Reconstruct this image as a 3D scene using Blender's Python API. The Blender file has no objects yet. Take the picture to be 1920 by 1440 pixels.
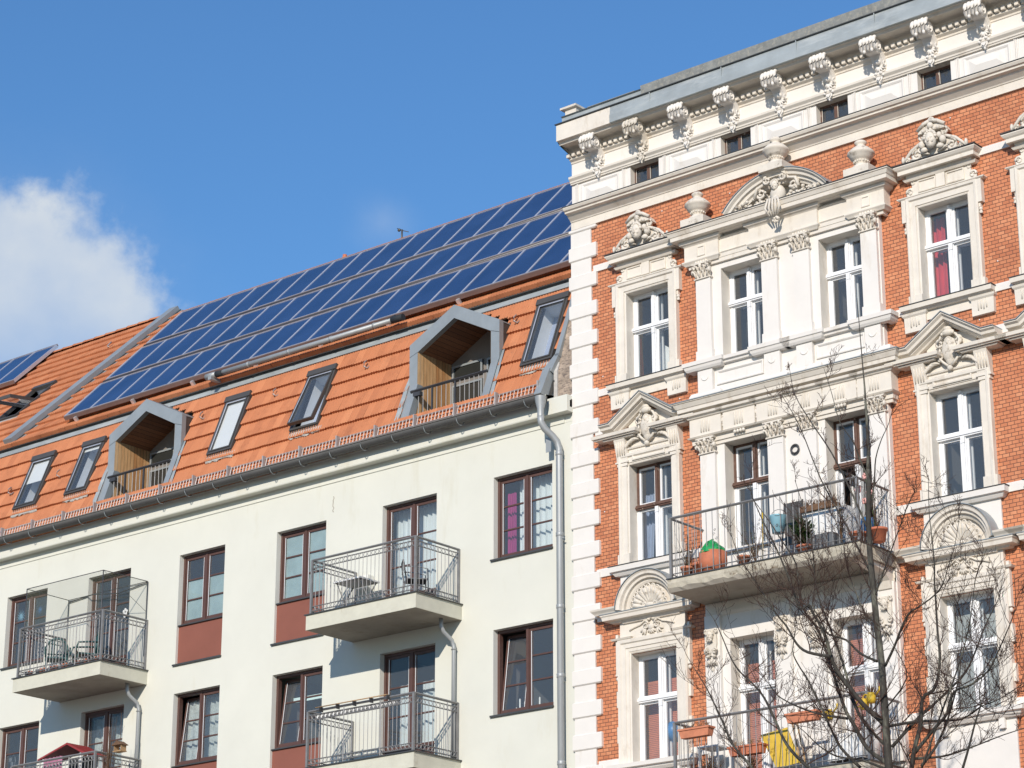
import bpy, math, random
from math import sin, cos, pi, radians as R, sqrt
from mathutils import Vector, Matrix
random.seed(7)
S = bpy.context.scene
COL = S.collection
WO = {}                                   # world origin of every object

# ------------------------------------------------------------------ materials
def newmat(name):
    m = bpy.data.materials.new(name); m.use_nodes = True
    nt = m.node_tree; b = nt.nodes['Principled BSDF']
    return m, nt, b, nt.nodes, nt.links

def ramp(nt, fac, stops):
    r = nt.nodes.new('ShaderNodeValToRGB'); nt.links.new(fac, r.inputs[0])
    e = r.color_ramp.elements
    e[0].position, e[0].color = stops[0][0], (*stops[0][1], 1)
    e[1].position, e[1].color = stops[-1][0], (*stops[-1][1], 1)
    for p, c in stops[1:-1]:
        k = e.new(p); k.color = (*c, 1)
    return r.outputs[0]

def noise(nt, scale, detail=4, rough=.6, vec=None, stretch=None):
    n = nt.nodes.new('ShaderNodeTexNoise'); n.inputs['Scale'].default_value = scale
    n.inputs['Detail'].default_value = detail; n.inputs['Roughness'].default_value = rough
    tc = nt.nodes.new('ShaderNodeTexCoord'); v = tc.outputs['Object']
    if stretch:
        mp = nt.nodes.new('ShaderNodeMapping'); mp.inputs['Scale'].default_value = stretch
        nt.links.new(v, mp.inputs[0]); v = mp.outputs[0]
    nt.links.new(v, n.inputs[0])
    return n.outputs[0]

def mix(nt, fac, a, b, mode='MIX'):
    m = nt.nodes.new('ShaderNodeMix'); m.data_type = 'RGBA'; m.blend_type = mode
    for s, v in ((m.inputs[0], fac), (m.inputs[6], a), (m.inputs[7], b)):
        if hasattr(v, 'is_output'): nt.links.new(v, s)
        elif isinstance(v, (int, float)): s.default_value = v
        else: s.default_value = (*v, 1)
    return m.outputs[2]

def bump(nt, b, h, strength=.3, dist=.01):
    n = nt.nodes.new('ShaderNodeBump'); n.inputs['Strength'].default_value = strength
    n.inputs['Distance'].default_value = dist
    nt.links.new(h, n.inputs['Height']); nt.links.new(n.outputs[0], b.inputs['Normal'])

def mat(name, c, rough=.7, metal=0., var=.12, scale=3., stain=None, bmp=0., bscale=60., stretch=None, spec=.5):
    """plain surface with two octaves of tonal variation, an optional stain and a fine bump"""
    m, nt, b, N, L = newmat(name)
    b.inputs['Roughness'].default_value = rough; b.inputs['Metallic'].default_value = metal
    b.inputs['Specular IOR Level'].default_value = spec
    lo = tuple(x * (1 - var) for x in c); hi = tuple(min(1, x * (1 + var * .6)) for x in c)
    o = ramp(nt, noise(nt, scale, 6, .65, stretch=stretch), [(.3, lo), (.7, hi)])
    if stain:
        sc, sm, s0, s1, sst = stain
        f = ramp(nt, noise(nt, sm, 5, .7, stretch=sst), [(s0, (0, 0, 0)), (s1, (1, 1, 1))])
        o = mix(nt, f, o, sc)
    L.new(o, b.inputs['Base Color'])
    if bmp: bump(nt, b, noise(nt, bscale, 3), bmp)
    return m

def glass_mat(name, tint=(.92, .95, .96), refl=.075, rough=.0, ior=1.5, wavy=.02):
    m, nt, b, N, L = newmat(name); N.remove(b)
    t = N.new('ShaderNodeBsdfTransparent'); t.inputs[0].default_value = (*tint, 1)
    g = N.new('ShaderNodeBsdfGlossy'); g.inputs['Roughness'].default_value = rough
    g.inputs[0].default_value = (1, .93, .84, 1)
    lw = N.new('ShaderNodeLayerWeight'); pw = N.new('ShaderNodeMath'); pw.operation = 'POWER'; pw.inputs[1].default_value = 4.5; L.new(lw.outputs['Facing'], pw.inputs[0])
    bp = N.new('ShaderNodeBump'); bp.inputs['Strength'].default_value = wavy; bp.inputs['Distance'].default_value = .1
    L.new(noise(nt, 2.5, 1), bp.inputs['Height']); L.new(bp.outputs[0], g.inputs['Normal'])
    mu = N.new('ShaderNodeMath'); mu.operation = 'MULTIPLY_ADD'; mu.inputs[1].default_value = .8; mu.inputs[2].default_value = refl; mu.use_clamp = True
    L.new(pw.outputs[0], mu.inputs[0])
    dd = N.new('ShaderNodeBsdfDiffuse'); dd.inputs[0].default_value = (.42, .48, .56, 1); dm = N.new('ShaderNodeMixShader'); dm.inputs[0].default_value = .12
    L.new(t.outputs[0], dm.inputs[1]); L.new(dd.outputs[0], dm.inputs[2])
    x = N.new('ShaderNodeMixShader'); L.new(mu.outputs[0], x.inputs[0])
    L.new(dm.outputs[0], x.inputs[1]); L.new(g.outputs[0], x.inputs[2])
    L.new(x.outputs[0], N['Material Output'].inputs[0])
    return m

def brick_mat():
    m, nt, b, N, L = newmat('clinker_brick')
    tc = N.new('ShaderNodeTexCoord'); sp = N.new('ShaderNodeSeparateXYZ'); cb = N.new('ShaderNodeCombineXYZ')
    L.new(tc.outputs['Object'], sp.inputs[0]); L.new(sp.outputs[0], cb.inputs[0]); L.new(sp.outputs[2], cb.inputs[1])
    br = N.new('ShaderNodeTexBrick'); L.new(cb.outputs[0], br.inputs[0])
    br.offset = .5; br.squash = 1
    for k, v in (('Scale', 1.), ('Mortar Size', .006), ('Mortar Smooth', .3), ('Bias', 0.), ('Brick Width', .122), ('Row Height', .0635)):
        br.inputs[k].default_value = v
    br.inputs['Color1'].default_value = (0, 0, 0, 1); br.inputs['Color2'].default_value = (1, 1, 1, 1)
    br.inputs['Mortar'].default_value = (.5, .5, .5, 1)
    col = ramp(nt, br.outputs['Color'], [(0, (.53, .185, .082)), (.3, (.59, .215, .098)), (.7, (.63, .24, .11)), (1, (.68, .285, .14))])
    big = ramp(nt, noise(nt, 1.1, 6, .75), [(.40, (1, 1, 1)), (.70, (.62, .55, .52))])
    col = mix(nt, .55, col, big, 'MULTIPLY')
    L.new(mix(nt, br.outputs['Fac'], col, (.14, .06, .035)), b.inputs['Base Color'])
    b.inputs['Roughness'].default_value = .6
    inv = N.new('ShaderNodeMath'); inv.operation = 'SUBTRACT'; inv.inputs[0].default_value = 1; L.new(br.outputs['Fac'], inv.inputs[1])
    bump(nt, b, inv.outputs[0], .6, .006)
    return m

def tile_mat():
    m, nt, b, N, L = newmat('clay_tile')
    uv = N.new('ShaderNodeUVMap'); wn = N.new('ShaderNodeTexWhiteNoise'); wn.noise_dimensions = '2D'
    L.new(uv.outputs[0], wn.inputs[0])
    c = ramp(nt, wn.outputs[0], [(0, (.43, .158, .07)), (.25, (.48, .182, .08)), (.75, (.52, .202, .09)), (1, (.57, .235, .108))])
    dirt = ramp(nt, noise(nt, 1.9, 8, .8), [(.5, (1, 1, 1)), (.74, (.5, .42, .38))])
    c = mix(nt, .6, c, dirt, 'MULTIPLY')
    spk = ramp(nt, noise(nt, 9, 4, .8), [(.66, (0, 0, 0)), (.74, (1, 1, 1))])
    c = mix(nt, spk, c, (.2, .1, .07))
    L.new(c, b.inputs['Base Color']); b.inputs['Roughness'].default_value = .75
    bump(nt, b, noise(nt, 90, 3), .25, .004)
    return m

def wood_mat(name, stops):
    """boards: a colour per board (UV id) and streaky grain along it"""
    m, nt, b, N, L = newmat(name)
    uv = N.new('ShaderNodeUVMap'); wn = N.new('ShaderNodeTexWhiteNoise'); wn.noise_dimensions = '2D'
    L.new(uv.outputs[0], wn.inputs[0])
    c = ramp(nt, wn.outputs[0], stops)
    g = ramp(nt, noise(nt, 6, 6, .7, stretch=(6, 6, .5)), [(.35, (.62, .55, .48)), (.6, (1, 1, 1))])
    L.new(mix(nt, .8, c, g, 'MULTIPLY'), b.inputs['Base Color']); b.inputs['Roughness'].default_value = .6
    return m

def solar_mat():
    m, nt, b, N, L = newmat('solar_collector_glass')
    L.new(ramp(nt, noise(nt, 1.2, 3, .5), [(.3, (.016, .042, .12)), (.7, (.026, .06, .16))]), b.inputs['Base Color'])
    b.inputs['Roughness'].default_value = .12; b.inputs['Specular IOR Level'].default_value = .6
    return m

M = dict(
    plaster=mat('cream_plaster', (.67, .672, .595), .85, var=.05, scale=.7, stain=((.58, .56, .45), 1.6, .58, .85, (1, 1, .22)), bmp=.15, bscale=120),
    plaster_bright=mat('pale_reveal_plaster', (.74, .74, .68), .85, var=.04),
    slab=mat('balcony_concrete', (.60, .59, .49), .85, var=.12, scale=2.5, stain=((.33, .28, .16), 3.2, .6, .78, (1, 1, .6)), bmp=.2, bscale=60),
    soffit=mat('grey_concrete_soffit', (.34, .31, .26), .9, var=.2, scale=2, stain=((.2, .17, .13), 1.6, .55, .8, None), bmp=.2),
    stucco=mat('white_stucco', (.72, .67, .59), .8, var=.09, scale=2.5, stain=((.50, .43, .34), 3.1, .56, .8, (1, 1, .4)), bmp=.1, bscale=90),
    stucco_w=mat('bright_white_stucco', (.75, .72, .675), .8, var=.05, scale=1.5, stain=((.60, .54, .45), 2.2, .58, .8, (1, 1, .3)), bmp=.1, bscale=90),
    stucco_old=mat('weathered_stucco', (.68, .63, .55), .85, var=.12, scale=5, stain=((.26, .22, .17), 7, .56, .72, None), bmp=.3, bscale=70),
    brick=brick_mat(), tile=tile_mat(),
    zinc=mat('zinc_sheet', (.33, .365, .38), .5, .3, .12, 2.2, bmp=.03, bscale=3),
    zinc_dark=mat('dark_zinc', (.10, .10, .098), .45, .5, .15, 3),
    zinc_blue=mat('pale_zinc_flashing', (.36, .40, .41), .55, .2, .18, 1.6, stain=((.52, .55, .54), 2.4, .5, .75, (.5, 1, 2))),
    felt=mat('roofing_felt', (.24, .25, .24), .9, 0, .3, 5, stain=((.36, .35, .3), 14, .5, .7, None), bmp=.3),
    lead=mat('white_lead_apron', (.48, .47, .43), .7, .1, .2, 6, bmp=.6, bscale=30),
    brownf=mat('brown_window_paint', (.10, .05, .04), .5, 0, .12, 6),
    redpanel=mat('oxide_red_panel', (.25, .088, .06), .75, 0, .1, 1.5),
    oldbrown=mat('peeling_brown_paint', (.13, .07, .05), .65, 0, .3, 9, stain=((.5, .47, .42), 12, .62, .68, (1, 1, .3))),
    whitef=mat('white_window_paint', (.82, .83, .84), .4, 0, .03, 5),
    greyf=mat('anthracite_skylight_frame', (.10, .095, .088), .45, .3, .1, 5),
    rail=mat('galvanised_rail', (.25, .25, .25), .55, .3, .2, 8),
    rail_dark=mat('dark_iron', (.08, .08, .085), .5, .4, .2, 6),
    guard=mat('snow_guard_galvanised', (.50, .46, .44), .55, .4, .15, 5),
    pipe=mat('galvanised_pipe', (.36, .38, .385), .5, .3, .14, 3, stretch=(1, 1, .3)),
    glass=glass_mat('window_glass'), glass_blue=glass_mat('skylight_glass', (.97, .98, .98), .13, wavy=0),
    frosted=mat('frosted_film', (.36, .47, .45), .35, 0, .2, 3, bmp=.3, bscale=40),
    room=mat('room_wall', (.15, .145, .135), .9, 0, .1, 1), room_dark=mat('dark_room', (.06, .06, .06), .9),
    curtain=mat('white_curtain', (.72, .78, .78), .9, 0, .05, 4), lace=mat('lace_curtain', (.5, .55, .53), .9, 0, .35, 16),
    magenta=mat('magenta_curtain', (.42, .03, .2), .9), red=mat('red_curtain', (.72, .07, .08), .85),
    black=mat('black_band', (.02, .025, .03), .8), bluecloth=mat('blue_grey_curtain', (.38, .45, .6), .9),
    blind=mat('white_roller_blind', (.86, .88, .86), .8, 0, .03), greyblind=mat('grey_roller_blind', (.42, .43, .40), .8, 0, .05),
    slat=mat('brown_slat', (.62, .21, .11), .6, 0, .15, 4),
    woodwall=wood_mat('larch_cladding', [(0, (.46, .22, .085)), (.4, (.64, .36, .16)), (.8, (.76, .5, .26)), (1, (.82, .6, .36))]),
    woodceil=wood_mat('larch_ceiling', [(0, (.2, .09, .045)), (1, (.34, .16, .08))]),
    solar=solar_mat(), alu=mat('aluminium_frame', (.78, .78, .8), .4, .6, .08, 3), alu_red=mat('aluminium_tray', (.27, .20, .185), .5, .3, .12, 3),
    terracotta=mat('terracotta', (.52, .17, .09), .75, 0, .15, 8), terracotta_rim=mat('terracotta_light', (.58, .22, .12), .75, 0, .2, 8),
    green=mat('green_cover', (.01, .3, .08), .4), leaf=mat('plant_leaf', (.05, .10, .025), .6, 0, .4, 12), leaf_grey=mat('grey_leaf', (.22, .27, .18), .7, 0, .3, 12),
    dry=mat('dry_stems', (.16, .09, .05), .85, 0, .4, 20), dry_pale=mat('pale_dry_leaves', (.42, .27, .14), .85, 0, .3, 20),
    chair=mat('green_plastic', (.035, .10, .10), .45), grey_plastic=mat('grey_textile', (.12, .13, .14), .7),
    yellow=mat('yellow_plastic', (.62, .42, .03), .5), yellow_cloth=mat('yellow_fabric', (.62, .42, .05), .85, 0, .15, 6),
    blue=mat('blue_plastic', (.05, .22, .5), .4), sky_blue=mat('pale_blue_enamel', (.32, .6, .72), .4), white=mat('white_object', (.8, .8, .78), .5, 0, .04),
    pink=mat('pink_fabric', (.46, .20, .30), .85), pale_pink=mat('pale_pink_petals', (.75, .4, .36), .7), redroof=mat('red_painted_board', (.3, .035, .035), .5),
    bark=mat('tree_bark', (.045, .04, .033), .85, 0, .35, 10, stain=((.17, .17, .13), 6, .52, .68, (1, 1, .25)), bmp=.5, bscale=30),
    twig=mat('twig_bark', (.062, .032, .022), .8, 0, .3, 6), rubble=mat('rubble_masonry', (.40, .32, .25), .95, 0, .5, 7, stain=((.16, .13, .11), 11, .5, .6, (1, 1, 2.5)), bmp=1, bscale=14),
    mortar=mat('grey_mortar', (.52, .5, .47), .95, 0, .2, 9, bmp=.6, bscale=25),
    asphalt=mat('asphalt', (.05, .05, .052), .9, 0, .2, 3, bmp=.4), paving=mat('pavement_slabs', (.44, .38, .31), .9, 0, .15, 2),
    lamp=mat('lamp_tube', (.8, .85, .8), .5), candle=mat('candle_wax', (.85, .85, .8), .5), pumpkin=mat('pumpkin', (.6, .28, .05), .5),
)
_l = M['lamp'].node_tree.nodes['Principled BSDF']; _l.inputs['Emission Color'].default_value = (.8, 1, .92, 1); _l.inputs['Emission Strength'].default_value = .9

# ------------------------------------------------------------------ mesh builder
class MB:
    def __init__(s): s.v = []; s.f = []; s.mi = []; s.sm = []; s.uv = []
    def add(s, vs, fs, m=0, smooth=False, uv=None):
        n = len(s.v); s.v += [tuple(a) for a in vs]
        for f in fs:
            s.f.append([i + n for i in f]); s.mi.append(m); s.sm.append(smooth); s.uv.append(uv or (0, 0))
        return s
    def box(s, x0, x1, y0, y1, z0, z1, m=0, uv=None):
        v = [(x, y, z) for x in (x0, x1) for y in (y0, y1) for z in (z0, z1)]
        return s.add(v, [(0, 1, 3, 2), (4, 6, 7, 5), (0, 4, 5, 1), (2, 3, 7, 6), (0, 2, 6, 4), (1, 5, 7, 3)], m, False, uv)
    def pane(s, x0, x1, y, z0, z1, m=0): return s.quad((x0, y, z0), (x1, y, z0), (x1, y, z1), (x0, y, z1), m=m)
    def quad(s, *p, m=0, uv=None): return s.add(p, [tuple(range(len(p)))], m, False, uv)
    def mould(s, x0, x1, yw, prof, rl=True, rr=True, m=0, yb=None):
        """horizontal moulding: prof = [(projection, z)...] wrapped round its free ends"""
        yb = yw if yb is None else yb; vs = []; fs = []
        for d, z in prof:
            l = x0 - d if rl else x0; r = x1 + d if rr else x1
            vs += [(l, yb, z), (l, yw - d, z), (r, yw - d, z), (r, yb, z)]
        n = len(prof)
        for i in range(n - 1):
            a = i * 4; b = a + 4
            for k in range(3): fs.append((a + k, a + k + 1, b + k + 1, b + k))
        fs += [tuple(4 * i for i in range(n)), tuple(4 * i + 3 for i in range(n))]
        if not rl: fs.append(tuple(4 * i + 1 for i in range(n)))
        if not rr: fs.append(tuple(4 * i + 2 for i in range(n)))
        return s.add(vs, fs, m)
    def sweep(s, path, prof, yw, m=0, closed=False, smooth=False):
        """moulding along a path in the wall plane: prof = [(offset to the left of travel, projection)...]"""
        n = len(path); vs = []
        for i, (x, z) in enumerate(path):
            a = path[i - 1] if (i or closed) else None; b = path[(i + 1) % n] if (i < n - 1 or closed) else None
            def nrm(p, q):
                dx, dz = q[0] - p[0], q[1] - p[1]; l = math.hypot(dx, dz); return (-dz / l, dx / l)
            if a and b:
                n1 = nrm(a, (x, z)); n2 = nrm((x, z), b); k = 1 + n1[0] * n2[0] + n1[1] * n2[1]
                nn = ((n1[0] + n2[0]) / k, (n1[1] + n2[1]) / k)
            else: nn = nrm(a, (x, z)) if a else nrm((x, z), b)
            for o, d in prof: vs.append((x + nn[0] * o, yw - d, z + nn[1] * o))
        k = len(prof); fs = []
        for i in range(n if closed else n - 1):
            a = i * k; b = ((i + 1) % n) * k
            for j in range(k - 1): fs.append((a + j, a + j + 1, b + j + 1, b + j))
        if not closed: fs += [tuple(range(k)), tuple(range((n - 1) * k, n * k))]
        return s.add(vs, fs, m, smooth)
    def poly(s, pts, y0, y1, m=0, smooth=False):
        """outline in the wall plane pulled from y0 (front) to y1"""
        n = len(pts); v = [(x, y0, z) for x, z in pts] + [(x, y1, z) for x, z in pts]
        s.add(v, [tuple(range(n)), tuple(range(n, 2 * n))], m)
        return s.add(v, [(i, (i + 1) % n, (i + 1) % n + n, i + n) for i in range(n)], m, smooth)
    def polyx(s, pts, x0, x1, m=0):
        n = len(pts); v = [(x0, y, z) for y, z in pts] + [(x1, y, z) for y, z in pts]
        return s.add(v, [tuple(range(n)), tuple(range(n, 2 * n))] + [(i, (i + 1) % n, (i + 1) % n + n, i + n) for i in range(n)], m)
    def ell(s, c, r, m=0, seg=10, rings=6, rot=None):
        vs = []; fs = []
        for j in range(rings + 1):
            t = pi * j / rings
            for i in range(seg):
                p = 2 * pi * i / seg; q = Vector((r[0] * sin(t) * cos(p), r[1] * sin(t) * sin(p), r[2] * cos(t)))
                if rot: q = rot @ q
                vs.append((c[0] + q.x, c[1] + q.y, c[2] + q.z))
        for j in range(rings):
            for i in range(seg):
                a = j * seg + i; b = j * seg + (i + 1) % seg; fs.append((a, b, b + seg, a + seg))
        return s.add(vs, fs, m, True)
    def lathe(s, c, prof, m=0, seg=20, smooth=True):
        vs = []; fs = []
        for r_, z in prof:
            for i in range(seg):
                a = 2 * pi * i / seg; vs.append((c[0] + r_ * cos(a), c[1] + r_ * sin(a), c[2] + z))
        for j in range(len(prof) - 1):
            for i in range(seg):
                a = j * seg + i; b = j * seg + (i + 1) % seg; fs.append((a, b, b + seg, a + seg))
        return s.add(vs, fs, m, smooth)
    def tube(s, pts, r, m=0, seg=6, cap=True, smooth=True):
        pts = [Vector(p) for p in pts]; n = len(pts)
        rs = r if isinstance(r, (list, tuple)) else [r] * n
        vs = []; fs = []; up = None
        for i in range(n):
            t = (pts[min(i + 1, n - 1)] - pts[max(i - 1, 0)]);
            if t.length < 1e-9: t = Vector((0, 0, 1))
            t.normalize()
            if up is None:
                up = Vector((0, 0, 1)) if abs(t.z) < .9 else Vector((0, 1, 0))
            u = t.cross(up);
            if u.length < 1e-6: u = t.cross(Vector((1, 0, 0)))
            u.normalize(); w = t.cross(u)
            up = -w if False else up
            for k in range(seg):
                a = 2 * pi * k / seg; p = pts[i] + (u * cos(a) + w * sin(a)) * rs[i]; vs.append(tuple(p))
        for i in range(n - 1):
            for k in range(seg):
                a = i * seg + k; b = i * seg + (k + 1) % seg; fs.append((a, b, b + seg, a + seg))
        s.add(vs, fs, m, smooth)
        if cap: n0 = len(s.v) - len(vs); s.f += [list(range(n0, n0 + seg)), list(range(n0 + (n - 1) * seg, n0 + n * seg))]; s.mi += [m, m]; s.sm += [False, False]; s.uv += [(0, 0)] * 2
        return s
    def bar(s, a, b, w, m=0): return s.tube([a, b], w * .7071, m, 4, True, False)
    def ring(s, c, r, t, m=0, axis='y', seg=12):
        vs = []; fs = []; q = 4
        for i in range(seg):
            a = 2 * pi * i / seg
            for k in range(q):
                b = 2 * pi * k / q; rr = r + t * cos(b); o = t * sin(b)
                p = (rr * cos(a), o, rr * sin(a)) if axis == 'y' else (o, rr * cos(a), rr * sin(a)) if axis == 'x' else (rr * cos(a), rr * sin(a), o)
                vs.append((c[0] + p[0], c[1] + p[1], c[2] + p[2]))
        for i in range(seg):
            for k in range(q):
                a = i * q; b = ((i + 1) % seg) * q; fs.append((a + k, a + (k + 1) % q, b + (k + 1) % q, b + k))
        return s.add(vs, fs, m, False)
    def curl(s, c, r0, turns, y, t0, t1, start=0., dirn=1, m=0, seg=5, n=18, rise=0.):
        """a volute in the wall plane: spiral tube that thins towards its eye"""
        pts = []; rs = []
        for i in range(n + 1):
            f = i / n; a = start + dirn * f * turns * 2 * pi; r_ = r0 * (1 - .82 * f)
            pts.append((c[0] + r_ * cos(a), y - rise * f, c[1] + r_ * sin(a))); rs.append(t0 + (t1 - t0) * f)
        return s.tube(pts, rs, m, seg)
    def leaf(s, a, d, L_, w, y, m=0, curve=0.):
        """a carved leaf in the wall plane from a along angle d"""
        pts = []; rs = []
        for i in range(6):
            f = i / 5; ang = d + curve * f
            pts.append((a[0] + L_ * f * cos(ang), y - w * .8 * sin(pi * f), a[1] + L_ * f * sin(ang))); rs.append(max(.003, w * sin(pi * (f * .85 + .1))))
        return s.tube(pts, rs, m, 5)
    def move(s, i0, fn):
        s.v[i0:] = [fn(p) for p in s.v[i0:]]
    def build(s, name, mats, parent=None, at=None, recalc=True):
        """link as ONE object; vertices are given in world coordinates unless 'at' gives their origin"""
        me = bpy.data.meshes.new(name)
        ms = mats if isinstance(mats, (list, tuple)) else [mats]
        pw = WO[parent.name] if parent else Vector((0, 0, 0))
        if at is None: org = pw.copy(); vs = [Vector(p) - org for p in s.v]
        else: org = Vector(at); vs = s.v
        me.from_pydata(vs, [], s.f)
        for k in ms: me.materials.append(M[k])
        me.polygons.foreach_set('material_index', s.mi); me.polygons.foreach_set('use_smooth', s.sm)
        if any(u != (0, 0) for u in s.uv):
            l = me.uv_layers.new(name='UVMap')
            for p in me.polygons:
                for li in p.loop_indices: l.data[li].uv = s.uv[p.index]
        me.validate(); me.update()
        if recalc:
            import bmesh
            bm = bmesh.new(); bm.from_mesh(me); bmesh.ops.recalc_face_normals(bm, faces=bm.faces); bm.to_mesh(me); bm.free()
        o = bpy.data.objects.new(name, me); COL.objects.link(o)
        if parent: o.parent = parent
        o.location = org - pw; WO[o.name] = org
        return o

def tag(o, label=None, cat=None, group=None, kind=None):
    for k, v in (('label', label), ('category', cat), ('group', group), ('kind', kind)):
        if v: o[k] = v
    return o
def thing(name, at, label, cat, group=None):
    o = bpy.data.objects.new(name, None); COL.objects.link(o); o.location = at; WO[o.name] = Vector(at)
    o.empty_display_size = .2
    return tag(o, label, cat, group)
def dup(o, dx, parent=None, top=True):
    """copy an object and all below it; only the top one is moved"""
    c = o.copy(); COL.objects.link(c); c.parent = parent
    c.location = o.location + Vector(dx) if top else o.location
    WO[c.name] = (WO[o.name] + Vector(dx)) if top else WO[o.name]
    for ch in list(o.children): dup(ch, (0, 0, 0), c, False)
    return c

def wall_mb(x0, x1, z0, z1, holes, y=0., rev=.12, m=0, mr=1):
    """a wall face with openings and the reveals of the openings"""
    b = MB()
    xs = sorted({x0, x1, *[h[0] for h in holes], *[h[1] for h in holes]}); zs = sorted({z0, z1, *[h[2] for h in holes], *[h[3] for h in holes]})
    for i in range(len(xs) - 1):
        for j in range(len(zs) - 1):
            cx, cz = (xs[i] + xs[i + 1]) / 2, (zs[j] + zs[j + 1]) / 2
            if any(h[0] < cx < h[1] and h[2] < cz < h[3] for h in holes): continue
            b.quad((xs[i], y, zs[j]), (xs[i + 1], y, zs[j]), (xs[i + 1], y, zs[j + 1]), (xs[i], y, zs[j + 1]), m=m)
    for a, c, d, e in [h[:4] for h in holes]:
        for p, q in (((a, d), (a, e)), ((c, e), (c, d)), ((a, e), (c, e)), ((c, d), (a, d))):
            b.quad((p[0], y, p[1]), (q[0], y, q[1]), (q[0], y + rev, q[1]), (p[0], y + rev, p[1]), m=mr)
    return b
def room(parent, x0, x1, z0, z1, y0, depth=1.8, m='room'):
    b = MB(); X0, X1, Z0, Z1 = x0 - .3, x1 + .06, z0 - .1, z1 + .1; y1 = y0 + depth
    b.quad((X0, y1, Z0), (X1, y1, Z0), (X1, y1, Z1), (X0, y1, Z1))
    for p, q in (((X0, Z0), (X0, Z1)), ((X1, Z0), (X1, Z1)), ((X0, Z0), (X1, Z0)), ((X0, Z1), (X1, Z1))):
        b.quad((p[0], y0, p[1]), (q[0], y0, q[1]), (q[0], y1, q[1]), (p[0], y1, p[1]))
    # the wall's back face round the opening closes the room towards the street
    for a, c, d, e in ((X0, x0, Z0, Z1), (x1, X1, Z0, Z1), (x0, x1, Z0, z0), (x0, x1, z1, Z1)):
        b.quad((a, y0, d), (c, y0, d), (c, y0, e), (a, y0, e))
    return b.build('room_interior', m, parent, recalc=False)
def curtain(x0, x1, z0, z1, y, mt, label, folds=6, cat='curtain', amp=.03, name='curtain', bands=None, slant=0., group=None):
    """a pleated hanging cloth"""
    b = MB(); n = folds * 8; zs = [z0, z1] if not bands else sorted({z0, z1, *[q for p in bands for q in p]})
    for j in range(len(zs) - 1):
        mi = 1 if bands and any(p[0] <= (zs[j] + zs[j + 1]) / 2 <= p[1] for p in bands) else 0
        for i in range(n):
            def P(k, z):
                f = k / n; ph = f * folds * 2 * pi + .7 * sin(f * 9)
                x = x0 + (x1 - x0) * f + slant * (z - z0) / (z1 - z0)
                return (x, y + amp * sin(ph) + .01 * sin(3.1 * ph), z + (.02 * sin(ph) if bands and 0 < j else 0))
            b.add([P(i, zs[j]), P(i + 1, zs[j]), P(i + 1, zs[j + 1]), P(i, zs[j + 1])], [(0, 1, 2, 3)], mi, True)
    return tag(b.build(name, [mt, 'black'] if bands else mt, recalc=False), label, cat, group)
# ================================================================== CREAM APARTMENT HOUSE (left)
HL = thing('apartment_house', (-36, 0, 0), 'cream plastered apartment house with orange tiled mansard roof, dormers and balconies', 'building')
XR, XL = -26.985, -53.
ST = 2.9
def frame_of(Y0, Z0, deg):
    c, s = cos(R(deg)), sin(R(deg))
    return lambda p: (p[0], Y0 + p[2] * c - p[1] * s, Z0 + p[2] * s + p[1] * c)   # p = (x, lift, along slope)
PM = frame_of(-.22, 16.5, 69); PU = frame_of(.78, 19.34, 45); PA = frame_of(.74, 19.56, 46)
def pbox(b, f, x0, x1, n0, n1, s0, s1, m=0, uv=None):
    i = len(b.v); b.box(x0, x1, n0, n1, s0, s1, m, uv); b.move(i, f)

# ---- walls
WIN = [(-28.9, -27.5, 13.77, 15.35), (-42.88, -41.54, 13.77, 15.36)]
PAN = [(-34.56, -33.2, 13.05, 15.33), (-37.38, -36.04, 13.05, 15.35)]
DOR = [(-31.7, -30.31, 13.06, 15.33), (-40.2, -38.87, 13.06, 15.35)]
holes = [(a, b_, c - k * ST, d - k * ST) for k in range(3) for a, b_, c, d in WIN + PAN + DOR]
wall_mb(XL, XR, 0, 16.06, holes, 0, .12).build('front_wall', ['plaster', 'plaster_bright'], HL, recalc=False)
b = MB(); b.box(XL, -27.2, -.018, .3, 16.06, 16.5); b.box(-27.2, XR, -.004, .3, 16.06, 16.5); b.build('eaves_band', 'plaster', HL)
b = MB()
b.mould(XL, -27.45, 0, [(0, 16.21), (.2, 16.21), (.21, 16.23), (.205, 16.47), (.222, 16.485), (.222, 16.53), (.24, 16.545), (.24, 16.6), (0, 16.64)], False, False, 0)
b.build('eaves_cornice', 'plaster', HL)
b = MB(); b.box(XL, -27.0, .32, 10., 0, 16.4); b.add([(XL, .9, 16), (XL, 10, 16), (XL, 5.15, 23.6), (-27., .9, 16), (-27., 10, 16), (-27., 5.15, 23.6)], [(0, 1, 2), (3, 4, 5), (1, 4, 5, 2)])
# the rear of the house is kept clear of the rooms
b = MB(); b.quad((XL, 10, 0), (XR, 10, 0), (XR, 10, 18.6), (XL, 10, 18.6)); b.quad((XL, .3, 0), (XL, 10, 0), (XL, 10, 18.6), (XL, .3, 16.5)); b.build('rear_wall', 'plaster', HL)
b = MB(); b.quad((XL, 5.15, 23.7), (XR, 5.15, 23.7), (XR, 10.2, 18.6), (XL, 10.2, 18.6)); b.build('rear_roof_slope', 'tile', HL)
for x0, x1, z0, z1 in holes:
    b = MB(); b.box(x0 - .05, x1 + .012, -.045, .118, z0 - .028, z0 + .004); b.build('window_sill', 'zinc_dark', HL)
for x0, x1, z0, z1 in [(a, c, d - k * ST, e - k * ST) for k in range(3) for a, c, d, e in PAN]:
    b = MB(); b.box(x0 + .002, x1 - .002, -.0 + .02, .118, z0 + .80, z0 + .825); b.build('window_sill', 'zinc_dark', HL)
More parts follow.
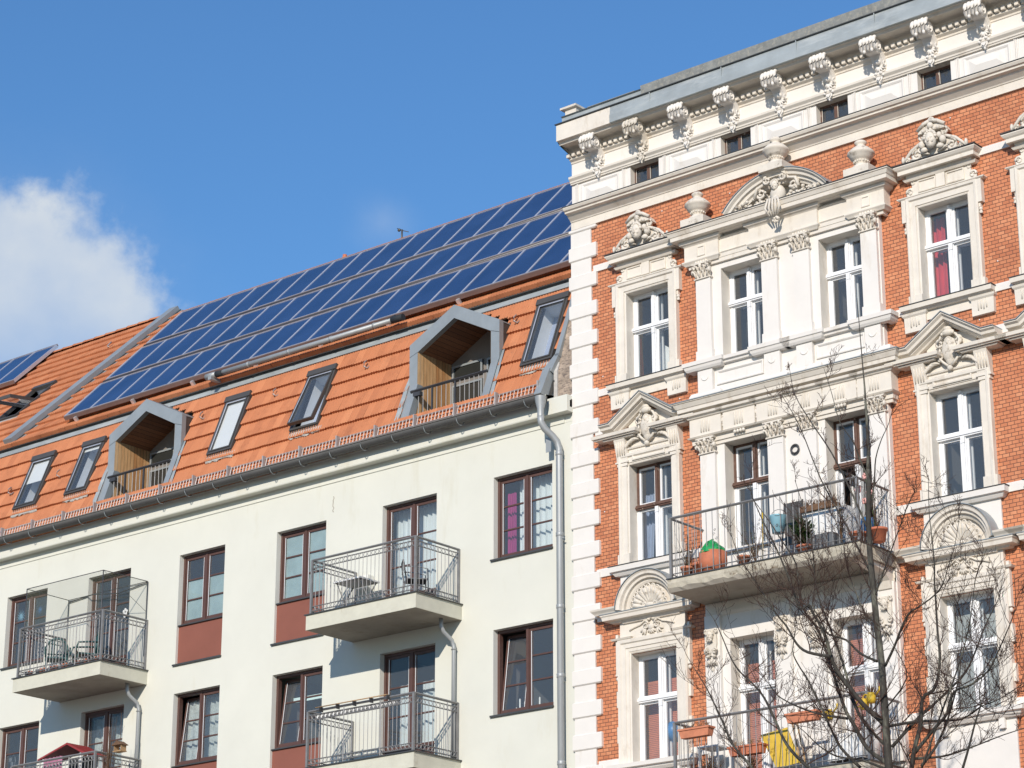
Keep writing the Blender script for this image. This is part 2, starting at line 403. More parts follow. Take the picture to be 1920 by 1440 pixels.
for k in range(3):
    for x0, x1, z0, z1 in PAN: b = MB(); b.box(x0, x1, .06, .3, z0 - k * ST + .004, z0 - k * ST + .8); b.build('parapet_panel', 'redpanel', HL)

def lwin(x0, x1, z0, z1, tilt=0, door=False, film=None):
    y = .12; t = .055; xm = (x0 + x1) / 2
    b = MB(); b.box(x0, x0 + t, y, y + .09, z0, z1); b.box(x1 - t, x1, y, y + .09, z0, z1)
    b.box(x0 + t, x1 - t, y, y + .09, z1 - t, z1); b.box(x0 + t, x1 - t, y, y + .09, z0, z0 + t)
    b.box(xm - .03, xm + .03, y + .005, y + .088, z0 + t, z1 - t)
    w = b.build('casement_window' if not door else 'balcony_door', 'brownf', HL)
    for k, (a, c) in enumerate(((x0 + t, xm - .03), (xm + .03, x1 - t))):
        s = .052; b = MB(); g = MB(); zb = z0 + t + .003; zt = z1 - t - .003; yy = y + .02
        zlow = zb + (.42 if door else s)
        b.box(a + .002, a + s, yy, yy + .055, zb, zt); b.box(c - s, c - .002, yy, yy + .055, zb, zt)
        b.box(a + s, c - s, yy, yy + .055, zt - s, zt); b.box(a + s, c - s, yy, yy + .055, zb, zlow, 0)
        b.box(a + s, a + s + .012, yy - .004, yy, zlow, zt - s, 1); b.box(c - s - .008, c - s, yy - .002, yy, zlow, zt - s, 1)
        h = (zt - s - zlow) / 3
        for q in (1, 2): b.box(a + s, c - s, yy + .004, yy + .04, zlow + q * h - .014, zlow + q * h + .014)
        g.pane(a + s, c - s, yy + .02, zlow, zt - s)
        if film:
            f0, f1 = film; g.box(a + s + .003, c - s - .003, yy + .03, yy + .034, zlow + .003, zlow + (zt - s - zlow) * f1, 1)
        if tilt and k == 0:
            an = tilt; fn = lambda p: (p[0], p[1] + (p[2] - zb) * sin(an), zb + (p[2] - zb) * cos(an)); b.move(0, fn); g.move(0, fn)
        b.build('sash', ['brownf', 'whitef'], w); g.build('pane', ['glass', 'frosted'], w)
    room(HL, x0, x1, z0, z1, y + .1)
    return w
TL = .13
for k in range(2):
    d = k * ST
    lwin(-28.9, -27.5, 13.77 - d, 15.35 - d, TL if k else 0)
    lwin(-31.7, -30.31, 13.06 - d, 15.33 - d, 0, True)
    lwin(-34.56, -33.2, 13.87 - d, 15.33 - d, TL if k else 0, False, (0, 1.) if k == 0 else None)
    lwin(-37.38, -36.04, 13.87 - d, 15.35 - d, TL if k else 0, False, (0, .66) if k == 0 else None)
    lwin(-40.2, -38.87, 13.06 - d, 15.35 - d, 0, True)
    lwin(-42.88, -41.54, 13.77 - d, 15.36 - d)
for a, c, d, e in WIN + DOR: lwin(a, c, d - 2 * ST, e - 2 * ST, 0, d < 13.5)
for a, c, d, e in PAN: lwin(a, c, d + .82 - 2 * ST, e - 2 * ST)

# ---- mansard tiles
TH = [(.0, .0), (.08, .004), (.17, .024), (.26, .004), (.41, .004), (.5, .022), (.59, .004), (.74, .004), (.83, .022), (.92, .004), (1., .0)]
def tiles(name, f, x0, x1, s0, n, holes, w=.205, h=.3, edge=None):
    b = MB(); nx = int((x1 - x0) / w) + 1
    for r in range(n):
        sa = s0 + r * h; sb = sa + h
        for c in range(nx):
            xa = x0 + c * w; xb = min(xa + w, x1)
            if xb - xa < .03: continue
            if edge and edge(xa, xb, sa): continue
            cuts = [(xa, xb, sa, sb)]
            for H in holes:
                new = []
                for q in cuts:
                    if q[1] <= H[0] or q[0] >= H[1] or q[3] <= H[2] or q[2] >= H[3]: new.append(q); continue
                    if H[4:]:      # gabled hole: only drop what lies inside the outline
                        if not H[4]((q[0] + q[1]) / 2, (q[2] + q[3]) / 2): new.append(q)
                        continue
                    if q[0] < H[0]: new.append((q[0], H[0], q[2], q[3]))
                    if q[1] > H[1]: new.append((H[1], q[1], q[2], q[3]))
                    a_, b_ = max(q[0], H[0]), min(q[1], H[1])
                    if q[2] < H[2]: new.append((a_, b_, q[2], H[2]))
                    if q[3] > H[3]: new.append((a_, b_, H[3], q[3]))
                cuts = new
            jig = random.uniform(-.006, .006); jl = random.uniform(0, .005)
            for a_, b_, c_, d_ in cuts:
                u0, u1 = (a_ - xa) / w, (b_ - xa) / w
                if u1 - u0 < .05: continue
                us = [u0] + [u for u, _ in TH if u0 + .01 < u < u1 - .01] + [u1]; k = len(us); v = []
                for u in us:
                    hh = 0
                    for (p, q), (p2, q2) in zip(TH, TH[1:]):
                        if p <= u <= p2: hh = q + (q2 - q) * (u - p) / (p2 - p)
                    x = xa + u * w; fb = 1 - (c_ - sa) / h; ft = 1 - (d_ - sa) / h; sj = jig if c_ == sa else 0
                    v += [f((x, hh - .012 + .03 * fb - .05 * (c_ == sa), c_ + sj)), f((x, hh + .055 * fb + jl, c_ + sj)), f((x, hh + .055 * ft + jl * .5, d_))]
                fs = []
                for i in range(k - 1):
                    p = i * 3; q = p + 3; fs += [(p, q, q + 1, p + 1), (p + 1, q + 1, q + 2, p + 2)]
                b.add(v, fs, 0, False, (c * .731 + .13, r * .377 + .29))
    return b.build(name, 'tile', HL, recalc=False)
DXC = (-30.09, -38.88)
SK = [(-28.32, -27.55, .96, 2.53), (-34.37, -33.58, .96, 2.45), (-36.77, -36.04, .94, 2.41), (-41.27, -40.53, .94, 2.34), (-43.0, -42.22, .93, 2.36)]
def dhole(xc):
    def fn(x, s):
        return abs(x - xc) < 1.15 + .0 * s
    return (xc - 1.14, xc + 1.14, .5, 2.25)
hl = [tuple(k) for k in SK] + [dhole(x) for x in DXC]
for xc in DXC:                                   # the gable narrows towards its ridge
    for i in range(4): hl.append((xc - 1.05 + i * .26, xc + 1.05 - i * .26, 2.25 + i * .13, 2.25 + (i + 1) * .13))
tiles('mansard_tiles', PM, XL, -27.42, .0, 7, hl, h=.39, edge=lambda a, c, s: s < .85 and a > -27.66)
b = MB(); pbox(b, PM, XL, -27.45, -.09, -.03, .05, .44)
for a, c in [(XL, -43.02), (-42.2, -41.29), (-40.5, -40.05), (-37.7, -36.8), (-36.0, -34.4), (-33.55, -31.3), (-28.9, -28.35), (-27.53, -27.42)]: pbox(b, PM, a, c, -.09, -.03, .44, 2.75)
b.build('roof_deck', 'zinc_dark', HL)
tiles('upper_roof_tiles', PU, XL, XR, -.12, 15, [(-46.42, -45.62, 1.85, 3.5)], h=.418)
b = MB(); pbox(b, PU, XL, -46.42, -.1, -.03, 0, 6.15); pbox(b, PU, -45.62, XR, -.1, -.03, 0, 6.15); pbox(b, PU, -46.42, -45.62, -.1, -.03, 0, 1.85); pbox(b, PU, -46.42, -45.62, -.1, -.03, 3.5, 6.15)
b.build('upper_roof_deck', 'zinc_dark', HL)
# zinc flashing and shadow joint between the two slopes
b = MB(); pbox(b, PM, XL, -27.3, -.02, .035, 2.74, 2.86)
b.box(XL, -27.3, .86, 1.05, 19.16, 19.3, 1); b.box(XL, -27.3, .76, 1.05, 19.25, 19.275)
b.tube([(XL, .765, 19.262), (-27.3, .765, 19.262)], .018, 1, 8)
b.build('break_flashing', ['zinc_blue', 'zinc'], HL)
# ridge
b = MB()
for k in range(63):
    x = XL + k * .41; lift = .10 if x < -43.9 else 0
    n = 7; vs = []
    for xx, r_ in ((x, .115), (x + .37, .1), (x + .42, .12)):
        for q in range(n): a = pi * q / (n - 1); vs.append((xx, 5.12 - .12 * cos(a) * r_ / .1, 23.57 + lift + r_ * .8 * sin(a)))
    b.add(vs, [(j * n + q, j * n + q + 1, j * n + q + 1 + n, j * n + q + n) for j in range(2) for q in range(n - 1)] + [tuple(range(n)), tuple(range(2 * n, 3 * n))], 0, False, (k * .37 + .1, .5))
b.build('ridge_tiles', 'tile', HL)
# fire wall strip between the two roof sections
b = MB()
def strip(b, xo, w, n0, n1, m):
    P0, P1 = (-44.25 + xo, -.05), (-43.72 + xo, 6.2)
    vs = [PU((x + dx, n, s)) for x, s in (P0, P1) for n in (n0, n1) for dx in (0, w)]
    b.add(vs, [(0, 1, 3, 2), (4, 6, 7, 5), (0, 4, 5, 1), (2, 3, 7, 6), (0, 2, 6, 4), (1, 5, 7, 3)], m)
strip(b, 0, .30, 0, .17, 0); strip(b, .31, .03, .02, .06, 1); strip(b, .34, .05, 0, .035, 2)
b.build('firewall_flashing', ['zinc', 'zinc_dark', 'zinc_blue'], HL)

# ---- gutter, snow guard, downpipe
b = MB(); n = 9; g0 = (-.40, 16.63); vs = []
for x, dz in ((XL, .0), (-27.36, -.1)):
    for q in range(n): a = pi + pi * q / (n - 1); vs.append((x, g0[0] + .095 * cos(a), g0[1] + dz + .12 * sin(a)))
b.add(vs, [(q, q + 1, q + 1 + n, q + n) for q in range(n - 1)] + [tuple(range(n)), tuple(range(n, 2 * n))], 0, True)
b.tube([(XL, -.495, 16.635), (-27.36, -.495, 16.535)], .014, 0, 6)
for k in range(31):
    x = -27.75 - k * .82; z = 16.6 - .1 * (x - XL) / (XL + 27.36) * -1
    b.tube([(x, g0[0] + .115 * cos(pi + pi * q / 8), z + .13 * sin(pi + pi * q / 8)) for q in range(9)], .011, 1, 4)
b.build('eaves_gutter', ['zinc_dark', 'zinc'], HL, recalc=False)
b = MB()
for k in range(25):
    x1_ = -27.62 - k * 1.02; x0_ = x1_ - 1.0
    for zz, yy in ((16.67, -.27), (16.85, -.22)): b.bar((x0_, yy, zz), (x1_, yy, zz), .02)
    for q in range(11): b.bar((x0_ + .05 + q * .09, -.268, 16.66), (x0_ + .05 + q * .09, -.222, 16.86), .014)
    b.box(x1_ - .01, x1_ + .02, -.29, -.2, 16.62, 16.9)
b.build('snow_guard', 'guard', HL)
b = MB(); b.lathe((-27.42, -.43, 16.12), [(.064, 0), (.064, .14), (.10, .28), (.11, .38)], 0, 14)
px = [(-27.42, -.43, 16.16), (-27.42, -.42, 16.02), (-27.39, -.35, 15.9), (-27.31, -.24, 15.78), (-27.26, -.16, 15.68), (-27.24, -.12, 15.55), (-27.24, -.12, 15.42), (-27.24, -.12, 0)]
b.tube(px, .064, 0, 14)
for z in (15.45, 13.93, 12.6, 11.35, 9.8, 7.8, 5.5, 3): b.lathe((-27.24, -.12, z), [(.065, -.04), (.075, -.03), (.07, 0), (.075, .03), (.065, .04)], 0, 12); b.box(-27.26, -27.22, -.12, .0, z - .1, z - .085)
b.box(-27.2, -27.13, -.14, -.12, 13.84, 13.86); b.box(-27.49, -27.37, -.2, -.19, 15.5, 15.78)
b.build('downpipe', 'pipe', HL)
# raw party wall and its flashings beside the brick house
b = MB(); b.polyx([(0.01, 16.3), (-.12, 16.3), (-.12, 16.42), (.0, 16.5), (.02, 17.12), (.30, 18.05), (.78, 19.3), (1.2, 19.3), (1.2, 16.3)], -27.46, XR); b.build('party_wall', 'rubble', HL)
b = MB(); b.box(-27.449, XR, -.2, .05, 16.21, 16.52); b.polyx([(-.02, 16.5), (-.02, 17.1), (.06, 17.3), (.06, 16.5)], -27.44, -27.36, 1); b.build('party_wall_plaster', ['plaster', 'mortar'], HL)
b = MB(); pbox(b, PM, -27.46, -27.36, .0, .1, .95, 2.75); i = len(b.v); b.box(-27.66, -27.42, -.17, -.1, .62, .9)
b.v = b.v[:i]; b.f = b.f[:-6]; b.mi = b.mi[:-6]; b.sm = b.sm[:-6]; b.uv = b.uv[:-6]
b.add([PM(p) for p in ((-27.66, .02, .7), (-27.46, .02, 1.0), (-27.36, .02, 1.0), (-27.44, .02, .6), (-27.66, .1, .7), (-27.46, .1, 1.0), (-27.36, .1, 1.0), (-27.44, .1, .6))], [(0, 1, 2, 3), (4, 5, 6, 7), (0, 1, 5, 4), (1, 2, 6, 5), (2, 3, 7, 6), (3, 0, 4, 7)])
b.polyx([(-.36, 16.5), (-.36, 16.62), (-.1, 17.16), (.05, 17.22), (.05, 16.5)], -27.64, -27.47)
b.build('verge_flashing', 'zinc', HL)

# ---- skylights
def skylight(x0, x1, s0, s1, blind=0., open_=0., f=PM, kind='skylight'):
    t = .05; b = MB()
    pbox(b, f, x0, x0 + t, -.12, .085, s0, s1); pbox(b, f, x1 - t, x1, -.12, .085, s0, s1)
    pbox(b, f, x0 + t, x1 - t, -.12, .085, s0, s0 + t); pbox(b, f, x0 - .01, x1 + .01, .02, .115, s1 - .12, s1 + .02)
    pbox(b, f, x0 - .005, x1 + .005, .0, .05, s0 - .06, s0 + .0)
    w = b.build(kind, 'greyf', HL)
    b = MB(); g = MB(); a, c = x0 + t + .004, x1 - t - .004; q0, q1 = s0 + t + .004, s1 - .125; r_ = .032
    pbox(b, f, a, a + r_, .02, .1, q0, q1); pbox(b, f, c - r_, c, .02, .1, q0, q1); pbox(b, f, a + r_, c - r_, .02, .1, q0, q0 + r_); pbox(b, f, a + r_, c - r_, .02, .1, q1 - r_, q1)
    pbox(b, f, a + r_, a + r_ + .018, .095, .104, q0 + r_, q1 - r_, 1); pbox(b, f, a + r_ + .018, c - r_, .095, .104, q1 - r_ - .02, q1 - r_, 1)
    g.quad(*[f((x, .065, s)) for x, s in ((a + r_, q0 + r_), (c - r_, q0 + r_), (c - r_, q1 - r_), (a + r_, q1 - r_))])
    if blind: pbox(g, f, a + r_, c - r_, .03, .035, q1 - r_ - (q1 - q0 - 2 * r_) * blind, q1 - r_, 1)
    if open_:
        top = Vector(f((0, .06, q1))); ax = Matrix.Rotation(-open_, 3, 'X')
        fn = lambda p: tuple((Vector((p[0], 0, 0)) + Vector((0, top.y, top.z)) + ax @ (Vector((0, p[1], p[2])) - Vector((0, top.y, top.z)))))
        b.move(0, fn); g.move(0, fn)
    b.build('sash', ['greyf', 'alu'], w); g.build('pane', ['glass_blue', 'blind'], w)
    b = MB(); d = -.4
    for p, q in (((x0 + t, s0 + t), (x0 + t, s1 - t)), ((x1 - t, s0 + t), (x1 - t, s1 - t)), ((x0 + t, s0 + t), (x1 - t, s0 + t)), ((x0 + t, s1 - t), (x1 - t, s1 - t))):
        b.quad(f((p[0], -.0, p[1])), f((q[0], -.0, q[1])), f((q[0], d, q[1])), f((p[0], d, p[1])))
    b.quad(*[f((x, d, s)) for x, s in ((x0 + t, s0 + t), (x1 - t, s0 + t), (x1 - t, s1 - t), (x0 + t, s1 - t))], m=1)
    b.build('lining', ['blind', 'bluecloth'], w, recalc=False)
    b = MB(); n = 12; vs = []
    for i in range(n + 1):
        x = x0 + .02 + (x1 - x0 + .1) * i / n; vs += [f((x, .05, s0 - .05)), f((x, .055, s0 - .15 - random.uniform(0, .05))), f((x, .03, s0 - .17 - random.uniform(0, .05)))]
    b.add(vs, [(i * 3 + j, i * 3 + 3 + j, i * 3 + 4 + j, i * 3 + 1 + j) for i in range(n) for j in (0, 1)]); b.build('lead_apron', 'lead', w, recalc=False)
    return w
skylight(*SK[0]); skylight(*SK[1], open_=.1); skylight(*SK[2], blind=1.); skylight(*SK[3], blind=.07); skylight(*SK[4], blind=.48)
w = skylight(-46.42, -45.62, 1.85, 3.5, f=PU, kind='pivot_skylight')
for ch in w.children:
    if ch.name.startswith(('sash', 'pane')):                     # centre-pivot sash standing open
        piv = Vector(PU((0, .06, 2.65))) - (WO[ch.name] - Vector((0, 0, 0))); ch.location = (0, 0, 0)
        Rm = Matrix.Rotation(R(-38), 4, 'X'); P = Vector((0, piv.y, piv.z))
        for v in ch.data.vertices: v.co = P + Rm.to_3x3() @ (v.co - P)

# ---- dormers with loggias
def boards(b, quads, m=0):
    for k, q in enumerate(quads): b.quad(*q, m=m, uv=(k * .71 + .3, m + .5))
def dormer(xc):
    Y = .2; b = MB()
    o = [(-1.15, 17.72), (-1.15, 18.54), (0, 19.12), (1.15, 18.54), (1.15, 17.72)]; i_ = [(-.94, 17.72), (-.94, 18.38), (0, 18.87), (.94, 18.38), (.94, 17.72)]
    o = [(xc + x, z) for x, z in o]; i_ = [(xc + x, z) for x, z in i_]
    for k in range(4):
        q = [o[k], o[k + 1], i_[k + 1], i_[k]]
        v = [(x, Y, z) for x, z in q] + [(x, Y + .12, z) for x, z in q]
        b.add(v, [(0, 1, 2, 3), (4, 5, 6, 7), (0, 1, 5, 4), (1, 2, 6, 5), (2, 3, 7, 6), (3, 0, 4, 7)])
        if k in (1, 2): pass
    for k in (1, 3): p, q = o[k], i_[k]; b.add([(p[0], Y - .002, p[1] - .235), (p[0], Y - .002, p[1] - .225), (q[0], Y - .002, q[1] + .005), (q[0], Y - .002, q[1] - .005)], [(0, 1, 2, 3)], 1)
    # frame legs running down the mansard slope
    for sx in (-1, 1):
        xa, xb = xc + sx * 1.15, xc + sx * .93; lo, hi = min(xa, xb), max(xa, xb)
        v = [(lo, Y, 17.72), (hi, Y, 17.72), (lo, Y + .15, 17.72), (hi, Y + .15, 17.72), (lo - (.12 if sx < 0 else 0), -.06, 16.97), (hi, -.06, 16.97), (lo, .12, 16.97), (hi, .12, 16.97)]
        b.add(v, [(0, 1, 3, 2), (4, 5, 7, 6), (0, 1, 5, 4), (2, 3, 7, 6), (0, 2, 6, 4), (1, 3, 7, 5)])
    # sill strip over the eaves tiles
    b.add([(xc - 1.27, -.09, 16.9), (xc + 1.0, -.09, 16.9), (xc + 1.0, -.04, 17.0), (xc - 1.27, -.04, 17.0), (xc - 1.27, .1, 16.9), (xc + 1.0, .1, 16.9), (xc + 1.0, .1, 17.0), (xc - 1.27, .1, 17.0)], [(0, 1, 2, 3), (4, 5, 6, 7), (3, 2, 6, 7), (0, 1, 5, 4), (0, 3, 7, 4), (1, 2, 6, 5)])
    d = b.build('roof_dormer', ['zinc', 'zinc_dark'], HL)
    b = MB()                                                       # zinc roof and cheeks
    for k in (1, 2):
        p, q = o[k], o[k + 1]; b.add([(p[0], Y, p[1]), (q[0], Y, q[1]), (q[0], 1.5, q[1]), (p[0], 1.5, p[1]), (p[0], Y, p[1] + .025), (q[0], Y, q[1] + .025), (q[0], 1.5, q[1] + .025), (p[0], 1.5, p[1] + .025)], [(0, 1, 2, 3), (4, 5, 6, 7), (0, 1, 5, 4), (1, 2, 6, 5), (3, 0, 4, 7)], 0)
    for sx in (-1, 1):
        x = xc + sx * 1.14; b.quad((x, Y + .12, 17.7), (x, Y + .12, 18.54), (x, 1., 18.54), (x, .8, 18.5), (x, .24, 17.65), m=1)
        # pale flashing folded up the tiles beside the legs
        fl = [(x + sx * .0, -.07, 16.93), (x, .2, 17.68), (x, .33, 17.98)]
        v = []
        for q, (a_, y_, z_) in enumerate(fl): v += [(x, y_ - .03, z_), (x + sx * (.07 + .05 * (1 - q / 2)), y_ - .045, z_ - .01), (x + sx * .02, y_ - .06, z_)]
        b.add(v, [(0, 1, 4, 3), (3, 4, 7, 6), (0, 2, 5, 3), (3, 5, 8, 6)], 2)
    b.build('zinc_cheeks_and_roof', ['zinc', 'zinc_dark', 'zinc_blue'], d, recalc=False)
    b = MB(); yb = 1.2; n = 11; xl, xr = xc - .94, xc + .94                      # larch cladding
    for side, x in ((0, xl), (1, xr)):
        boards(b, [[(x, Y - .24 + k * .1, 16.98), (x, Y - .15 + k * .1, 16.98), (x, Y - .15 + k * .1, 17.1 + k * .2), (x, Y - .24 + k * .1, 16.95 + k * .2)] for k in range(3)])
        q_ = .003 if side == 0 else -.003; boards(b, [[(x + q_, Y + .0 + (yb - Y) * k / n, 16.98), (x + q_, Y + .0 + (yb - Y) * (k + .93) / n, 16.98), (x + q_, Y + (yb - Y) * (k + .93) / n, 18.4), (x + q_, Y + .0 + (yb - Y) * k / n, 18.4)] for k in range(n)])
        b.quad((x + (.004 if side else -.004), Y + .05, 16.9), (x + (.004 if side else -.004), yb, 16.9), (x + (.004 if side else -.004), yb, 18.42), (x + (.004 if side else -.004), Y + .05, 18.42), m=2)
    n = 10
    for (xa, za), (xb, zb) in (((xl, 18.385), (xc, 18.875)), ((xc, 18.875), (xr, 18.385))):
        for k in range(n):
            f0, f1 = k / n, (k + .92) / n
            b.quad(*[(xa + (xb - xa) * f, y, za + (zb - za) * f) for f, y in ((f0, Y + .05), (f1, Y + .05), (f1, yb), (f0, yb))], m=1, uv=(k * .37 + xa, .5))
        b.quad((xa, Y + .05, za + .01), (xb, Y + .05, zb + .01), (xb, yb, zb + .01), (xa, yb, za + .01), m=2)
    b.build('larch_cladding', ['woodwall', 'woodceil', 'black'], d, recalc=False)
    b = MB(); b.box(xl, xr, yb, yb + .05, 16.7, 18.95, 1); b.box(xl, xr, -.05, yb, 16.86, 16.9, 1)   # glazed rear wall
    for xa, xb, za, zb in ((xl + .06, xc - .1, 18.02, 18.32), (xl + .06, xc - .1, 16.98, 17.92), (xc + .02, xr - .06, 17.55, 18.3), (xc + .02, xr - .06, 16.98, 17.45)):
        b.box(xa, xb, yb - .03, yb - .002, za, zb, 2)
        for q in ((xa, xa + .04, za, zb), (xb - .04, xb, za, zb), (xa + .04, xb - .04, za, za + .04), (xa + .04, xb - .04, zb - .04, zb)): b.box(q[0], q[1], yb - .05, yb - .031, q[2], q[3], 0)
    b.build('loggia_glazing', ['zinc', 'room_pale', 'glass_dark'], d)
    b = MB(); zt = 17.56; b.bar((xl - .1, .13, zt), (xr - .03, .13, zt), .045); b.bar((xr - .05, .13, zt - .005), (xr - .05, .5, zt - .005), .03); b.box(xl - .02, xl + .16, .1, .2, zt - .12, zt - .04)
    for k in range(16):
        x = xl - .02 + k * .118
        if k in (0, 4, 9): b.box(x - .016, x + .016, .12, .15, 17.0, zt)
        else: b.bar((x, .135, 17.0), (x, .135, zt), .013, 1)
    b.build('loggia_railing', ['rail_dark', 'rail'], d)
    return d
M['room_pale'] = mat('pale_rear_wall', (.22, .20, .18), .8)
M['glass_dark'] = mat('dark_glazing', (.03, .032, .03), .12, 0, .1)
for xc in DXC: dormer(xc)
# roof ladder hooks
b0 = None
for x, z in ((-28.78, 18.56), (-32.68, 18.53), (-35.23, 18.5), (-37.39, 18.46), (-41.75, 18.0), (-43.35, 17.9), (-45.6, 18.)):
    s = (z - 16.5) / sin(R(69)); b = MB(); b.tube([PM((x + .04, .02, s + .02)), PM((x + .03, .06, s - .06)), PM((x, .13, s - .05)), PM((x - .01, .14, s + .04)), PM((x - .01, .1, s + .12))], .016, 0, 5)
    b.build('roof_hook', 'guard', HL)
b = MB(); b.tube([PU((-44.9, .03, 4.95)), PU((-44.93, .12, 4.9)), PU((-44.95, .13, 5.1))], .02, 0, 5); b.build('roof_hook', 'guard', HL)

# ---- balconies
def railing(b, x0, x1, ys, z0, z1, circ=True, top=.035):
    """three-sided railing: posts, double rows of rings and upright bars"""
    zt = z1
    segs = [((x0, 0), (x0, ys)), ((x0, ys), (x1, ys)), ((x1, ys), (x1, 0))]
    for (ax, ay), (bx, by) in segs:
        L_ = math.hypot(bx - ax, by - ay); dx, dy = (bx - ax) / L_, (by - ay) / L_
        b.bar((ax, ay, zt), (bx, by, zt), top)
        for zz in ((zt - .07, zt - .165, z0 + .13, z0 + .04) if circ else (z0 + .08,)): b.bar((ax, ay, zz), (bx, by, zz), .014)
        n = int(round(L_ / (.1 if circ else .125)))
        for k in range(n + 1):
            t = L_ * k / n; p = (ax + dx * t, ay + dy * t)
            if k < n and circ:
                m_ = (p[0] + dx * L_ / n / 2, p[1] + dy * L_ / n / 2)
                for zz in (zt - .117, z0 + .085): b.ring((m_[0], m_[1], zz), .042, .0075, 0, 'y' if dx else 'x', 10)
            if k and k < n: b.bar((p[0], p[1], z0 + .135 if circ else z0), (p[0], p[1], zt - .17 if circ else zt), .011)
            if circ and 0 < k < n and k % 9 == 0: b.bar((p[0], p[1], z0), (p[0], p[1], zt), .02)
    for p in ((x0, ys), (x1, ys), (x0, 0 - .02), (x1, 0 - .02)): b.box(p[0] - .022, p[0] + .022, p[1] - .022, p[1] + .022, z0, zt + .005)
def lbalcony(x0, x1, z):
    d = 1.27; b = MB()
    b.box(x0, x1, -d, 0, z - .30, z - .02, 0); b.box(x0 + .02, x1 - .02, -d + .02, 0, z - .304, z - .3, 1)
    b.box(x0 - .03, x1 + .03, -d - .03, -.0, z - .02, z, 2)
    s = b.build('balcony', ['slab', 'soffit', 'zinc_dark'], HL)
    b = MB(); railing(b, x0 + .07, x1 - .07, -d + .06, z + .02, z + 1.05); b.build('railing', 'rail', s)
    b = MB(); x = x1 - .2; b.tube([(x, -.35, z - .3), (x, -.35, z - .45), (x + .02, -.3, z - .55), (x + .06, -.12, z - .68), (x + .08, -.08, z - .8), (x + .08, -.08, z - 2.9)], .04, 0, 10); b.ring((x + .08, -.08, z - .85), .045, .012, 0, 'z', 12); b.build('balcony_drain', 'pipe', s)
    return s
for k in range(3):
    lbalcony(-32.43, -29.66, 13.06 - k * ST); lbalcony(-40.92, -38.2, 13.06 - k * ST)

b = MB(); pts = [(-33.2 + .25 * 0, 0, 0)]
for cx, cz, hh, am in ((-33.02, 15.62, .32, .035), (-30.9, 16.3, .2, .02)):
    b = MB(); random.seed(int(cz * 10)); z = cz; x = cx; P_ = []
    for k in range(9): P_.append((x + random.uniform(-am, am) * .6, -.001 if cz < 16 else -.02, cz + hh / 2 - hh * k / 8))
    b.tube(P_, .009, 0, 4); b.build('wall_crack', 'soffit', HL)

# ---- solar arrays
def array(name, x0, n, rows, label, f=PA, lbl=0):
    t = thing(name, f((x0, 0, rows[0][0])), label, 'solar panels'); w = .843; b = MB()
    for r, (s0, s1) in enumerate(rows):
        X1 = x0 + n * w
        pbox(b, f, x0 - .03, X1, -.06, .035, s0 - .04, s0 - .008, 1); pbox(b, f, x0 - .03, X1, -.02, .045, s1 + .004, s1 + .03, 2)
        pbox(b, f, x0 - .03, x0 - .004, -.06, .045, s0 - .008, s1 + .004, 0)
        for k in range(int((X1 - x0) / 1.9)): pbox(b, f, x0 + .3 + k * 1.9, x0 + .38 + k * 1.9, -.2, -.03, s0 - .1, s0 - .045, 0)
        if r: b.tube([f((x0, .02, s0 - .12)), f((X1, .02, s0 - .12))], .042, 3, 8)
    b.build('mounting_frame', ['alu', 'alu_red', 'alu_red', 'zinc_dark'], t)
    p0 = None
    for r, (s0, s1) in enumerate(rows):
        for k in range(n):
            if r == 0 and p0 is None or (s1 - s0) != PL:
                pass
            b = MB(); xa = x0 + k * w
            pbox(b, f, xa + .014, xa + w - .014, -.04, .03, s0 + .01, s1 - .01, 0)
            for q in ((xa + .001, xa + .026, s0, s1), (xa + w - .026, xa + w - .001, s0, s1), (xa + .026, xa + w - .026, s0, s0 + .02), (xa + .026, xa + w - .026, s1 - .02, s1)): pbox(b, f, q[0], q[1], -.045, .042, q[2], q[3], 1)
            b.build('solar_panel', ['solar', 'alu'], t)
    return t
PL = 1.42
A = array('solar_array', -42.22, 18, [(.04, 1.49), (1.70, 3.17), (3.38, 4.9)], 'large three-row array of dark blue solar collectors along the upper tiled roof')
b = MB(); b.tube([(-37.2, .50, 19.37), (-32.0, .50, 19.37)], .055, 0, 10)
for x in (-37.35, -32.0): b.tube([(x, .50, 19.37), (x + .3, .50, 19.37)], .07, 1 if x > -33 else 0, 10)
b.tube([(-37.05, .5, 19.37), (-36.85, .5, 19.36)], .07, 1, 8); b.tube([(-32.1, .5, 19.38), (-31.95, .56, 19.45)], .055, 1, 8)
for k in range(4): b.tube([(-36.1 + k * 1.2, .5, 19.37), (-36.05 + k * 1.2, .5, 19.37)], .066, 0, 10)
b.box(-37.2, -37.1, .4, .7, 19.25, 19.32)
b.build('collector_pipe', ['pipe', 'black'], A)
array('solar_array', -51.37, 4, [(4.35, 6.2)], 'small separate group of blue solar panels on the far left roof', frame_of(.72, 19.5, 45))

# ---- small things on the ridge
b = MB(); b.tube([(-36.1, 5.2, 23.6), (-36.1, 5.2, 23.95)], .022, 0, 6); b.tube([(-36.25, 5.2, 24.02), (-36.1, 5.2, 23.93), (-35.9, 5.2, 23.84)], .01, 0, 5); b.ell((-36.17, 5.18, 23.95), (.045, .035, .04), 0)
tag(b.build('roof_antenna', 'greyf'), 'small grey antenna mast with a crossbar standing on the tiled ridge', 'antenna')
b = MB(); b.lathe((-37.9, 5.2, 23.6), [(.07, 0), (.07, .12), (.05, .15), (.05, .2), (.0, .21)], 0, 10)
b.build('ridge_vent', 'terracotta', HL)
